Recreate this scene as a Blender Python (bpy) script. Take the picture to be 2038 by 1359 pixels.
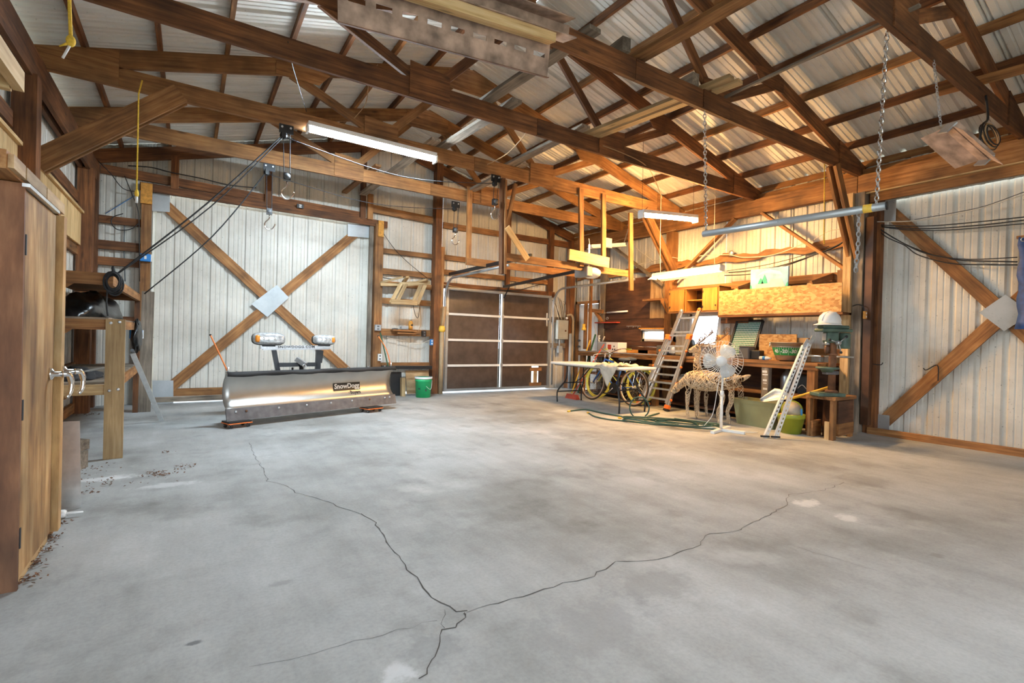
import bpy, bmesh, math, random
from mathutils import Vector, Matrix
for o in list(bpy.data.objects): bpy.data.objects.remove(o)
random.seed(7)
S = bpy.context.scene
C = bpy.context.collection
PI = math.pi
# ---------------------------------------------------------------- camera
FPX, YAW, PITCH, ROLL, CAMH = 991.29, 0.5751, -0.0064, 0.0267, 1.15
_F = Vector((math.sin(YAW)*math.cos(PITCH), math.cos(YAW)*math.cos(PITCH), math.sin(PITCH)))
_R = Vector((math.cos(YAW), -math.sin(YAW), 0)); _U = _R.cross(_F)
CR = _R*math.cos(ROLL) + _U*math.sin(ROLL); CU = -_R*math.sin(ROLL) + _U*math.cos(ROLL); CF = _F
cam = bpy.data.cameras.new('camera'); cam.sensor_fit = 'HORIZONTAL'; cam.sensor_width = 36
cam.lens = 36*FPX/2038; cam.clip_start = 0.05; cam.clip_end = 300
camo = bpy.data.objects.new('camera', cam); C.objects.link(camo)
camo.matrix_world = Matrix(((CR.x, CU.x, -CF.x, 0), (CR.y, CU.y, -CF.y, 0), (CR.z, CU.z, -CF.z, CAMH), (0, 0, 0, 1)))
S.camera = camo
# ---------------------------------------------------------------- world: overcast daylight
W = bpy.data.worlds.new('overcast'); S.world = W; W.use_nodes = True
bg = W.node_tree.nodes['Background']; bg.inputs[0].default_value = (0.78, 0.89, 1.0, 1); bg.inputs[1].default_value = 5.0
S.view_settings.view_transform = 'Standard'; S.view_settings.look = 'None'
S.view_settings.gamma = 1; S.view_settings.use_curve_mapping = False
S.view_settings.exposure = 0.68
LAMP1, LAMP2, LAMP3 = 330, 430, 26      # tube emission: cool shop light, warm shop light, warm bench light

def at(px, py, a, v):
    """point where the sight line through a photo pixel meets a real plane of the barn (x, y or z = v)"""
    d = CF + CR*((px-1019)/FPX) - CU*((py-679.5)/FPX)
    i = 'xyz'.index(a); o = Vector((0, 0, CAMH))
    return o + d*((v-o[i])/d[i])
# ---------------------------------------------------------------- mesh builder
WL = {}
class MB:
    def __init__(s): s.v = []; s.f = []; s.t = []; s.mi = []; s.cm = 0
    def add(s, vs, fs, ts=None):
        n = len(s.v); s.v += [tuple(x) for x in vs]
        s.t += [tuple(x) for x in (ts if ts else vs)]
        s.f += [tuple(i+n for i in f) for f in fs]; s.mi += [s.cm]*len(fs); return s
    def box(s, x0, y0, z0, x1, y1, z1):
        x0, x1 = min(x0, x1), max(x0, x1); y0, y1 = min(y0, y1), max(y0, y1); z0, z1 = min(z0, z1), max(z0, z1)
        return s._hex([(x0,y0,z0),(x1,y0,z0),(x1,y1,z0),(x0,y1,z0),(x0,y0,z1),(x1,y0,z1),(x1,y1,z1),(x0,y1,z1)])
    def _hex(s, vs):
        o = Vector(vs[0]); e = [(Vector(vs[1])-o).length, (Vector(vs[3])-o).length, (Vector(vs[4])-o).length]
        k = [(0,0,0),(1,0,0),(1,1,0),(0,1,0),(0,0,1),(1,0,1),(1,1,1),(0,1,1)]
        od = sorted(range(3), key=lambda i: -e[i]); r = [random.uniform(0, 40) for _ in range(3)]
        ts = [tuple(kk[od[j]]*e[od[j]]+r[j] for j in range(3)) for kk in k]
        return s.add(vs, [(0,3,2,1),(4,5,6,7),(0,1,5,4),(1,2,6,5),(2,3,7,6),(3,0,4,7)], ts)
    def beam(s, p, q, w, h, up=(0,0,1)):
        p = Vector(p); q = Vector(q); d = (q-p).normalized(); u = Vector(up)
        sd = d.cross(u)
        if sd.length < 1e-4: sd = d.cross(Vector((0,1,0)))
        sd.normalize(); u = sd.cross(d); a = sd*w/2; b = u*h/2
        return s._hex([p-a-b, q-a-b, q+a-b, p+a-b, p-a+b, q-a+b, q+a+b, p+a+b])
    def tube(s, pts, r, n=8, closed=False):
        pts = [Vector(p) for p in pts]; m = len(pts)
        R = r if isinstance(r, (list, tuple)) else [r]*m
        tan = []
        for i in range(m):
            a = pts[(i-1) % m] if closed or i > 0 else pts[i]; b = pts[(i+1) % m] if closed or i < m-1 else pts[i]
            t = (b-a); tan.append(t.normalized() if t.length > 1e-9 else Vector((0,0,1)))
        ref = Vector((0,0,1)) if abs(tan[0].z) < .9 else Vector((1,0,0))
        nx = tan[0].cross(ref).normalized(); vs = []; ts = []; L = 0; r0 = random.uniform(0, 30)
        for i in range(m):
            if i: L += (pts[i]-pts[i-1]).length
            nx = (nx - tan[i]*nx.dot(tan[i]))
            if nx.length < 1e-6: nx = tan[i].orthogonal()
            nx.normalize(); ny = tan[i].cross(nx)
            for k in range(n):
                a = 2*PI*k/n; o = nx*math.cos(a)*R[i] + ny*math.sin(a)*R[i]
                vs.append(pts[i]+o); ts.append((L+r0, math.cos(a)*R[i]+r0, math.sin(a)*R[i]))
        fs = []
        for i in range(m if closed else m-1):
            j = (i+1) % m
            for k in range(n): fs.append((i*n+k, i*n+(k+1) % n, j*n+(k+1) % n, j*n+k))
        if not closed: fs += [tuple(range(n-1, -1, -1)), tuple((m-1)*n+k for k in range(n))]
        return s.add(vs, fs, ts)
    def lathe(s, prof, c, n=24, ax=(0,0,1), cap=True):
        c = Vector(c); z = Vector(ax).normalized(); x = z.orthogonal().normalized(); y = z.cross(x); vs = []
        for r, h in prof:
            for k in range(n):
                a = 2*PI*k/n; vs.append(c + z*h + (x*math.cos(a) + y*math.sin(a))*r)
        m = len(prof); fs = [(i*n+k, i*n+(k+1) % n, (i+1)*n+(k+1) % n, (i+1)*n+k) for i in range(m-1) for k in range(n)]
        if cap:
            if prof[0][0] > 1e-5: fs.append(tuple(range(n-1, -1, -1)))
            if prof[-1][0] > 1e-5: fs.append(tuple((m-1)*n+k for k in range(n)))
        return s.add(vs, fs)
    def prism(s, poly, o, ux, uy, dep):
        o = Vector(o); ux = Vector(ux); uy = Vector(uy); nz = ux.cross(uy).normalized()*dep; n = len(poly)
        a = [o+ux*p[0]+uy*p[1] for p in poly]; b = [p+nz for p in a]
        fs = [tuple(range(n-1, -1, -1)), tuple(range(n, 2*n))] + [(i, (i+1) % n, n+(i+1) % n, n+i) for i in range(n)]
        r = random.uniform(0, 30); big = max(max(p[0] for p in poly)-min(p[0] for p in poly), 0) >= (max(p[1] for p in poly)-min(p[1] for p in poly))
        ts = [((p[0], p[1], 0) if big else (p[1], p[0], 0)) for p in poly]; ts = [(t[0]+r, t[1]+r, z) for z in (0, dep) for t in ts]
        return s.add(a+b, fs, ts)
    def sph(s, c, rx, ry=None, rz=None, n=14, m=8, rot=None, e=1):
        ry = rx if ry is None else ry; rz = rx if rz is None else rz; c = Vector(c); vs = []
        for i in range(m+1):
            th = PI*i/m
            for k in range(n):
                a = 2*PI*k/n; q = lambda v: math.copysign(abs(v)**e, v); p = Vector((q(math.sin(th))*q(math.cos(a))*rx, q(math.sin(th))*q(math.sin(a))*ry, q(math.cos(th))*rz))
                vs.append(c + (rot @ p if rot else p))
        fs = [(i*n+k, (i+1)*n+k, (i+1)*n+(k+1) % n, i*n+(k+1) % n) for i in range(m) for k in range(n)]
        return s.add(vs, fs)
    def torus(s, c, R, r, ax=(0,0,1), n=20, m=6, ratio=1, xdir=None):
        c = Vector(c); z = Vector(ax).normalized(); x = Vector(xdir).normalized() if xdir else z.orthogonal().normalized(); y = z.cross(x)
        return s.tube([c + x*math.cos(2*PI*k/n)*R + y*math.sin(2*PI*k/n)*R*ratio for k in range(n)], r, m, True)
    def build(s, name, mat, parent=None, smooth=False, bev=0):
        me = bpy.data.meshes.new(name)
        if parent is not None: org = WL[parent.name]
        else:
            xs = [p[0] for p in s.v]; ys = [p[1] for p in s.v]; zs = [p[2] for p in s.v]
            org = Vector(((min(xs)+max(xs))/2, (min(ys)+max(ys))/2, min(zs)))
        me.from_pydata([(p[0]-org.x, p[1]-org.y, p[2]-org.z) for p in s.v], [], s.f); me.validate(clean_customdata=False)
        at_ = me.attributes.new('tc', 'FLOAT_VECTOR', 'POINT')
        if len(s.t) == len(me.vertices): at_.data.foreach_set('vector', [c for t in s.t for c in t])
        ms = mat if isinstance(mat, (list, tuple)) else [mat]
        for m in ms: me.materials.append(M[m])
        if len(ms) > 1: me.polygons.foreach_set('material_index', s.mi)
        bm = bmesh.new(); bm.from_mesh(me); bmesh.ops.recalc_face_normals(bm, faces=bm.faces); bm.to_mesh(me); bm.free()
        if smooth: me.polygons.foreach_set('use_smooth', [True]*len(me.polygons))
        o = bpy.data.objects.new(name, me); C.objects.link(o)
        if parent is not None: o.parent = parent
        else: o.location = org
        if smooth == 'auto':
            md = o.modifiers.new('edge', 'EDGE_SPLIT'); md.split_angle = math.radians(40)
        if bev:
            b = o.modifiers.new('bevel', 'BEVEL'); b.width = bev; b.segments = 1; b.limit_method = 'ANGLE'
        WL[o.name] = org.copy(); return o
def B(*a): return MB().box(*a)
def tag(o, label, cat, group=None):
    o['label'] = label; o['category'] = cat
    if group: o['group'] = group
    return o
def thing(name, label, cat, loc=(0,0,0), group=None):
    o = bpy.data.objects.new(name, None); o.empty_display_size = .05; C.objects.link(o); o.location = loc; WL[o.name] = Vector(loc)
    return tag(o, label, cat, group) if label else o
def struct(name, loc=(0,0,0)):
    o = thing(name, None, None, loc); o['kind'] = 'structure'; return o
# ---------------------------------------------------------------- materials
M = {}
def nt(name):
    m = bpy.data.materials.new(name); m.use_nodes = True; M[name] = m; t = m.node_tree; b = t.nodes['Principled BSDF']
    return m, t, b
def lk(t, a, b): t.links.new(a, b)
def plain(name, col, rough=.6, metal=0, var=.12, scale=6, bump=0, emit=None, estr=0, trans=0):
    m, t, b = nt(name); b.inputs['Roughness'].default_value = rough; b.inputs['Metallic'].default_value = metal
    if var or bump:
        co = t.nodes.new('ShaderNodeTexCoord'); n = t.nodes.new('ShaderNodeTexNoise'); n.inputs['Scale'].default_value = scale; n.inputs['Detail'].default_value = 4
        lk(t, co.outputs['Object'], n.inputs['Vector'])
        r = t.nodes.new('ShaderNodeValToRGB'); r.color_ramp.elements[0].position = .3; r.color_ramp.elements[1].position = .7
        r.color_ramp.elements[0].color = (*[c*(1-var) for c in col], 1); r.color_ramp.elements[1].color = (*[min(1, c*(1+var)) for c in col], 1)
        lk(t, n.outputs[0], r.inputs[0]); lk(t, r.outputs[0], b.inputs['Base Color'])
        if bump:
            bp = t.nodes.new('ShaderNodeBump'); bp.inputs['Strength'].default_value = bump; bp.inputs['Distance'].default_value = .01; lk(t, n.outputs[0], bp.inputs['Height']); lk(t, bp.outputs[0], b.inputs['Normal'])
    else: b.inputs['Base Color'].default_value = (*col, 1)
    if emit: b.inputs['Emission Color'].default_value = (*emit, 1); b.inputs['Emission Strength'].default_value = estr
    if trans: b.inputs['Transmission Weight'].default_value = trans
    return m
def wood(name, c1, c2, c3, gs=(1.0, 16, 16), rough=.75, blot=.5, knots=True):
    m, t, b = nt(name); b.inputs['Roughness'].default_value = rough
    a = t.nodes.new('ShaderNodeAttribute'); a.attribute_name = 'tc'
    mp = t.nodes.new('ShaderNodeMapping'); mp.inputs['Scale'].default_value = gs; lk(t, a.outputs['Vector'], mp.inputs['Vector'])
    n = t.nodes.new('ShaderNodeTexNoise'); n.inputs['Scale'].default_value = 2.2; n.inputs['Detail'].default_value = 6; n.inputs['Roughness'].default_value = .62; lk(t, mp.outputs[0], n.inputs['Vector'])
    r = t.nodes.new('ShaderNodeValToRGB'); e = r.color_ramp.elements; e[0].position = .3; e[0].color = (*c1, 1); e[1].position = .72; e[1].color = (*c3, 1)
    x = e.new(.5); x.color = (*c2, 1); lk(t, n.outputs[0], r.inputs[0])
    n2 = t.nodes.new('ShaderNodeTexNoise'); n2.inputs['Scale'].default_value = 2.6; n2.inputs['Detail'].default_value = 3; lk(t, a.outputs['Vector'], n2.inputs['Vector'])
    mr = t.nodes.new('ShaderNodeMapRange'); mr.inputs[1].default_value = .3; mr.inputs[2].default_value = .7; mr.inputs[3].default_value = 1-blot; mr.inputs[4].default_value = 1+blot*.45; lk(t, n2.outputs[0], mr.inputs[0])
    oi = t.nodes.new('ShaderNodeObjectInfo'); mr2 = t.nodes.new('ShaderNodeMapRange'); mr2.inputs[3].default_value = .78; mr2.inputs[4].default_value = 1.2; lk(t, oi.outputs['Random'], mr2.inputs[0])
    mu = t.nodes.new('ShaderNodeMath'); mu.operation = 'MULTIPLY'; lk(t, mr.outputs[0], mu.inputs[0]); lk(t, mr2.outputs[0], mu.inputs[1])
    last = mu.outputs[0]
    if knots:
        mk = t.nodes.new('ShaderNodeMapping'); mk.inputs['Scale'].default_value = (1.5, 4.5, 4.5); lk(t, a.outputs['Vector'], mk.inputs['Vector'])
        vo = t.nodes.new('ShaderNodeTexVoronoi'); vo.inputs['Scale'].default_value = 1.6; lk(t, mk.outputs[0], vo.inputs['Vector'])
        kr = t.nodes.new('ShaderNodeMapRange'); kr.inputs[1].default_value = .05; kr.inputs[2].default_value = .17; kr.inputs[3].default_value = .45; kr.inputs[4].default_value = 1; lk(t, vo.outputs['Distance'], kr.inputs[0])
        m3 = t.nodes.new('ShaderNodeMath'); m3.operation = 'MULTIPLY'; lk(t, last, m3.inputs[0]); lk(t, kr.outputs[0], m3.inputs[1]); last = m3.outputs[0]
    vm = t.nodes.new('ShaderNodeVectorMath'); vm.operation = 'SCALE'; lk(t, r.outputs[0], vm.inputs[0]); lk(t, last, vm.inputs['Scale'])
    lk(t, vm.outputs[0], b.inputs['Base Color'])
    bp = t.nodes.new('ShaderNodeBump'); bp.inputs['Strength'].default_value = .25; bp.inputs['Distance'].default_value = .004; lk(t, n.outputs[0], bp.inputs['Height']); lk(t, bp.outputs[0], b.inputs['Normal'])
    return m
wood('old_lumber', (.075,.026,.008), (.17,.062,.018), (.29,.118,.037))
wood('mid_lumber', (.17,.066,.019), (.31,.136,.042), (.43,.22,.078))
wood('new_lumber', (.30,.18,.075), (.46,.30,.14), (.60,.43,.23), blot=.25)
wood('pine_board', (.50,.30,.12), (.66,.44,.20), (.76,.56,.30), blot=.2)
wood('grey_lumber', (.13,.10,.075), (.24,.19,.14), (.38,.31,.24))
wood('plywood', (.22,.12,.05), (.40,.25,.12), (.56,.40,.22), gs=(1,7,7), blot=.45, knots=False)
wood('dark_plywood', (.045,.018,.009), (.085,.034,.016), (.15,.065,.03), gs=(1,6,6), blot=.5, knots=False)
wood('cabinet_side', (.10,.04,.018), (.18,.075,.033), (.28,.13,.06), gs=(1,5,5), blot=.6, knots=False)
wood('cabinet_door', (.20,.085,.025), (.45,.25,.09), (.66,.45,.22), gs=(.8,5,5), blot=.5, knots=False)
wood('honey_wood', (.32,.135,.02), (.44,.20,.035), (.50,.26,.06), gs=(1,8,8), blot=.2, knots=False)
# oriented strand board: elongated chips
m, t, b = nt('osb'); b.inputs['Roughness'].default_value = .7
a = t.nodes.new('ShaderNodeAttribute'); a.attribute_name = 'tc'
mp = t.nodes.new('ShaderNodeMapping'); mp.inputs['Scale'].default_value = (22, 40, 40); mp.inputs['Rotation'].default_value = (0, 0, .5); lk(t, a.outputs['Vector'], mp.inputs['Vector'])
vo = t.nodes.new('ShaderNodeTexVoronoi'); vo.inputs['Scale'].default_value = 1; lk(t, mp.outputs[0], vo.inputs['Vector'])
r = t.nodes.new('ShaderNodeValToRGB'); e = r.color_ramp.elements; e[0].color = (.36,.17,.05,1); e[1].color = (.62,.40,.17,1); x = e.new(.5); x.color = (.50,.28,.10,1)
sx = t.nodes.new('ShaderNodeSeparateColor'); lk(t, vo.outputs['Color'], sx.inputs[0]); lk(t, sx.outputs[0], r.inputs[0]); lk(t, r.outputs[0], b.inputs['Base Color'])
# painted ribbed steel, dusty, with stains and specks
def steel(name, c1, c2, rough=.45, spot=.5):
    m, t, b = nt(name); b.inputs['Roughness'].default_value = rough
    co = t.nodes.new('ShaderNodeNewGeometry')
    n = t.nodes.new('ShaderNodeTexNoise'); n.inputs['Scale'].default_value = 1.1; n.inputs['Detail'].default_value = 7; n.inputs['Roughness'].default_value = .65; lk(t, co.outputs['Position'], n.inputs['Vector'])
    r = t.nodes.new('ShaderNodeValToRGB'); e = r.color_ramp.elements; e[0].position = .32; e[0].color = (*c1, 1); e[1].position = .62; e[1].color = (*c2, 1); lk(t, n.outputs[0], r.inputs[0])
    n2 = t.nodes.new('ShaderNodeTexNoise'); n2.inputs['Scale'].default_value = 38; n2.inputs['Detail'].default_value = 2; lk(t, co.outputs['Position'], n2.inputs['Vector'])
    mr = t.nodes.new('ShaderNodeMapRange'); mr.inputs[1].default_value = .68; mr.inputs[2].default_value = .76; mr.inputs[3].default_value = 1; mr.inputs[4].default_value = 1-spot; lk(t, n2.outputs[0], mr.inputs[0])
    vm = t.nodes.new('ShaderNodeVectorMath'); vm.operation = 'SCALE'; lk(t, r.outputs[0], vm.inputs[0]); lk(t, mr.outputs[0], vm.inputs['Scale']); lk(t, vm.outputs[0], b.inputs['Base Color'])
steel('wall_steel', (.47,.445,.39), (.67,.645,.58))
steel('roof_steel', (.56,.535,.48), (.73,.705,.645), .4, .25)
steel('galvanized', (.30,.325,.335), (.48,.50,.505), .45, .3)
M['galvanized'].node_tree.nodes['Principled BSDF'].inputs['Metallic'].default_value = .6
# concrete slab
m, t, b = nt('concrete'); b.inputs['Roughness'].default_value = .78
co = t.nodes.new('ShaderNodeNewGeometry')
def noise(sc, det=6, ro=.6, vec=None):
    n = t.nodes.new('ShaderNodeTexNoise'); n.inputs['Scale'].default_value = sc; n.inputs['Detail'].default_value = det; n.inputs['Roughness'].default_value = ro
    lk(t, vec or co.outputs['Position'], n.inputs['Vector']); return n.outputs[0]
def ramp(inp, *st):
    r = t.nodes.new('ShaderNodeValToRGB'); e = r.color_ramp.elements
    e[0].position = st[0][0]; e[0].color = (*st[0][1], 1); e[1].position = st[-1][0]; e[1].color = (*st[-1][1], 1)
    for p, c in st[1:-1]: x = e.new(p); x.color = (*c, 1)
    lk(t, inp, r.inputs[0]); return r.outputs[0]
def mix(a, b_, fac, mode='MIX'):
    m_ = t.nodes.new('ShaderNodeMix'); m_.data_type = 'RGBA'; m_.blend_type = mode
    if isinstance(fac, float): m_.inputs[0].default_value = fac
    else: lk(t, fac, m_.inputs[0])
    lk(t, a, m_.inputs[6]); lk(t, b_, m_.inputs[7]); return m_.outputs[2]
base = ramp(noise(.55, 8, .65), (.30, (.215,.212,.20)), (.5, (.385,.39,.38)), (.68, (.51,.52,.52)))
mp = t.nodes.new('ShaderNodeMapping'); mp.inputs['Scale'].default_value = (1.2, .22, 1); mp.inputs['Rotation'].default_value = (0,0,1.1); lk(t, co.outputs['Position'], mp.inputs['Vector'])
swirl = ramp(noise(3.0, 7, .7, mp.outputs[0]), (.35, (.55,.55,.55)), (.6, (1,1,1)))
fine = ramp(noise(60, 3, .6), (.3, (.80,.80,.80)), (.6, (1.0,1.0,1.0)))
dark = ramp(noise(1.7, 4, .6), (.54, (1,1,1)), (.68, (.55,.54,.52)))
pale = ramp(noise(.9, 5, .6), (.60, (0,0,0)), (.72, (.5,.5,.5)))
col = mix(base, swirl, .35, 'MULTIPLY'); col = mix(col, fine, .6, 'MULTIPLY'); col = mix(col, dark, .55, 'MULTIPLY')
wh = t.nodes.new('ShaderNodeRGB'); wh.outputs[0].default_value = (.62,.62,.61,1); col = mix(col, wh.outputs[0], pale)
# old spills and scuffs at fixed places on the slab
nz = t.nodes.new('ShaderNodeTexNoise'); nz.inputs['Scale'].default_value = 9; nz.inputs['Detail'].default_value = 6; nz.inputs['Roughness'].default_value = .7; lk(t, co.outputs['Position'], nz.inputs['Vector'])
for px_, py_, rad, sx_, c_, amt in ((1605,1000,.16,.6,(.66,.65,.62),.75), (1685,1030,.13,.6,(.66,.65,.62),.65), (215,952,.28,.35,(.68,.69,.69),.7), (330,965,.25,.4,(.66,.67,.67),.5), (790,1342,.09,1,(.66,.67,.68),.6), (385,1280,.035,.6,(.10,.105,.11),.8), (860,1290,.16,1.2,(.20,.205,.21),.45), (985,788,.22,.35,(.13,.125,.12),.7), (1300,1160,.30,.7,(.24,.24,.235),.45), (560,1160,.10,.4,(.22,.22,.215),.5), (1865,1105,.06,.7,(.18,.175,.16),.6), (1190,1240,.40,.6,(.26,.26,.26),.5)):
    c0_ = at(px_, py_, 'z', 0); sb_ = t.nodes.new('ShaderNodeVectorMath'); sb_.operation = 'SUBTRACT'; sb_.inputs[1].default_value = c0_; lk(t, co.outputs['Position'], sb_.inputs[0])
    ro_ = t.nodes.new('ShaderNodeMapping'); ro_.inputs['Rotation'].default_value = (0,0,YAW); ro_.inputs['Scale'].default_value = (1/rad, sx_/rad if sx_ > 1 else 1/(rad*max(sx_,.3)), 1); lk(t, sb_.outputs[0], ro_.inputs['Vector'])
    le_ = t.nodes.new('ShaderNodeVectorMath'); le_.operation = 'LENGTH'; lk(t, ro_.outputs[0], le_.inputs[0])
    ad_ = t.nodes.new('ShaderNodeMath'); ad_.operation = 'MULTIPLY_ADD'; ad_.inputs[1].default_value = 2.2; lk(t, nz.outputs[0], ad_.inputs[0]); lk(t, le_.outputs['Value'], ad_.inputs[2])
    mr_ = t.nodes.new('ShaderNodeMapRange'); mr_.interpolation_type = 'SMOOTHSTEP'; mr_.inputs[1].default_value = 1.45; mr_.inputs[2].default_value = 2.0; mr_.inputs[3].default_value = amt; mr_.inputs[4].default_value = 0; lk(t, ad_.outputs[0], mr_.inputs[0])
    rg_ = t.nodes.new('ShaderNodeRGB'); rg_.outputs[0].default_value = (*c_, 1); col = mix(col, rg_.outputs[0], mr_.outputs[0])
lk(t, col, b.inputs['Base Color'])
bp = t.nodes.new('ShaderNodeBump'); bp.inputs['Strength'].default_value = .25; bp.inputs['Distance'].default_value = .004; lk(t, fine, bp.inputs['Height']); lk(t, bp.outputs[0], b.inputs['Normal'])
plain('crack', (.07,.065,.06), .9); plain('ground', (.34,.33,.26), .9, var=.3, scale=2)
plain('black', (.012,.012,.013), .5, var=.2); plain('rubber', (.02,.02,.021), .75, var=.2); plain('black_metal', (.02,.021,.023), .35, .3)
plain('white_paint', (.72,.72,.70), .4, var=.05); plain('white_plastic', (.78,.78,.76), .35, var=.04); plain('cream', (.62,.56,.42), .5, var=.08)
plain('grey_plastic', (.33,.35,.37), .5); plain('dark_grey', (.10,.105,.11), .55); plain('steel_grey', (.42,.43,.44), .35, .7, var=.15)
plain('aluminium', (.74,.74,.73), .32, .85, var=.1, scale=20); plain('chrome', (.8,.8,.8), .12, 1, var=0)
plain('stainless', (.50,.49,.46), .38, .9, var=.1, scale=3); plain('cast_iron', (.13,.125,.13), .55, .4, var=.3, scale=14)
plain('zinc', (.55,.56,.57), .4, .8, var=.2, scale=40); plain('rust', (.17,.075,.035), .85, .1, var=.5, scale=9, bump=.3)
plain('rusty_steel', (.40,.275,.205), .85, .1, var=.5, scale=9, bump=.2); plain('brown_metal', (.10,.045,.022), .5, .3, var=.3)
plain('orange', (.85,.20,.03), .5, var=.08); plain('orange_cord', (.80,.22,.05), .5); plain('yellow_rope', (.80,.52,.05), .7, var=.2, scale=60)
plain('yellow', (.80,.50,.06), .5); plain('blue', (.02,.20,.55), .5); plain('blue_tarp', (.015,.06,.22), .6, var=.3, scale=20)
plain('red', (.45,.06,.03), .5, var=.2); plain('bright_green', (.02,.48,.17), .45, var=.06); plain('dark_green', (.02,.09,.05), .5)
plain('hose', (.022,.07,.055), .42, var=.15); plain('olive', (.28,.275,.14), .5, var=.15, scale=3); plain('lime', (.28,.33,.03), .45, var=.12)
plain('machine_green', (.085,.135,.105), .5, .1, var=.35, scale=9); plain('pipe_tan', (.42,.30,.17), .6); plain('panel_grey', (.42,.42,.38), .45, .1)
plain('bag', (.010,.011,.012), .33, var=.2, bump=.4, scale=18); plain('rope_black', (.018,.018,.02), .8); plain('wire_black', (.015,.015,.016), .5); plain('wire_white', (.58,.53,.44), .55)
plain('wire_tan', (.40,.25,.12), .6); plain('cloth', (.48,.44,.37), .9, var=.15, scale=12); plain('cardboard', (.38,.25,.13), .85)
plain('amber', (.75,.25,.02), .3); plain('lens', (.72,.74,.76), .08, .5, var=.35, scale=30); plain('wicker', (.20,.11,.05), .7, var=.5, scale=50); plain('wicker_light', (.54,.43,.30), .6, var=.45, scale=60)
plain('leaf', (.13,.06,.03), .9, var=.4); plain('grid_green', (.025,.17,.11), .8, var=.2); plain('bike_yellow', (.62,.60,.10), .4); plain('bike_blue', (.02,.10,.42), .35)
plain('tan_tire', (.40,.21,.09), .7); plain('fabric_grey', (.10,.11,.13), .8); plain('dirt', (.10,.075,.05), .95, var=.4, scale=30); plain('garage_brown', (.085,.058,.044), .30, var=.25, scale=7, bump=.15)
plain('fan_blade', (.72,.78,.82), .3, var=0, trans=.25); plain('picture_sky', (.20,.40,.62), .6, var=.25, scale=5); plain('cloud', (.75,.78,.80), .7); plain('tree_teal', (.02,.33,.25), .6); plain('pic_grey', (.45,.49,.50), .6)
plain('field_green', (.02,.28,.06), .4); plain('ink', (.015,.015,.015), .5, var=0); plain('print_white', (.75,.75,.72), .5, var=0); plain('orange_block', (.55,.25,.04), .7, var=.25, scale=30)
plain('glow_cool', (.9,.95,1), .5, var=0, emit=(.72,.88,1.0), estr=LAMP1); plain('glow_warm', (1,.9,.7), .5, var=0, emit=(1.0,.57,.21), estr=LAMP2); plain('glow_bench', (1,.85,.6), .5, var=0, emit=(1.0,.57,.21), estr=LAMP3)
m, t, b = nt('glass'); b.inputs['Roughness'].default_value = .25; b.inputs['Transmission Weight'].default_value = 1; b.inputs['Base Color'].default_value = (.95,.97,.97,1); b.inputs['IOR'].default_value = 1.02
# ================================================================ the barn itself
TY = [1.60, 3.197, 4.70, 6.203, 7.706]
YB, XR, XLW = 9.40, 7.83, -1.30           # inner face of the steel: back, right, left
XA = 3.22
def zt(x): return 3.68 + .267*((x+1.27) if x < XA else (2*XA-x+1.27))   # top edge of the truss rafters
YF = -2.4                                  # front of the barn, unseen behind the camera, left partly open for daylight
# ---- ground outside, floor slab
g = B(-40, -40, -.30, 50, 50, -.12).build('ground_outside', 'ground'); g['kind'] = 'structure'
fl = B(-1.5, YF, -.15, 8.1, 9.6, 0).build('floor', 'concrete'); fl['kind'] = 'structure'
def crack(pts, w, seed):
    rnd = random.Random(seed); P = [at(x, y, 'z', 0) for x, y in pts]; mb = MB(); L = []
    for a, b in zip(P, P[1:]):
        n = max(2, int((b-a).length/.05))
        for i in range(n):
            p = a.lerp(b, i/n); L.append(Vector((p.x+rnd.uniform(-.012,.012), p.y+rnd.uniform(-.012,.012), 0)))
    L.append(P[-1]); vs = []; fs = []
    for i, p in enumerate(L):
        d = (L[min(i+1, len(L)-1)]-L[max(i-1, 0)]); d.z = 0; d.normalize(); n = Vector((-d.y, d.x, 0)); ww = w*rnd.uniform(.25, 1.0)*.85
        vs += [p+n*ww+Vector((0,0,.0012)), p-n*ww+Vector((0,0,.0012))]
        if i: fs.append((2*i-2, 2*i-1, 2*i+1, 2*i))
    mb.add(vs, fs); mb.build('crack', 'crack', fl)
crack([(840,1352),(850,1330),(868,1302),(870,1275),(885,1255),(915,1240),(928,1220),(925,1219)], .005, 1)
crack([(928,1219),(893,1209),(858,1190),(835,1160),(818,1140),(795,1107),(770,1080),(745,1040),(718,1022)], .005, 2)
crack([(718,1022),(680,1010),(640,995),(605,985),(588,980),(565,965),(532,957),(522,930)], .0035, 3)
crack([(522,930),(505,905),(495,880)], .003, 4)
crack([(928,1221),(975,1206),(1035,1187),(1105,1166),(1180,1146),(1230,1118),(1290,1118),(1350,1100),(1393,1085),(1398,1065),(1465,1058)], .004, 5)
crack([(1465,1058),(1530,1025),(1565,1005),(1570,985),(1640,975),(1680,960)], .003, 6)
crack([(885,1211),(880,1232),(885,1250)], .0025, 7)
crack([(500,1330),(620,1300),(740,1268),(870,1235)], .0015, 8)
crack([(1460,1055),(1540,1075),(1640,1105),(1745,1135)], .0015, 9)
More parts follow.
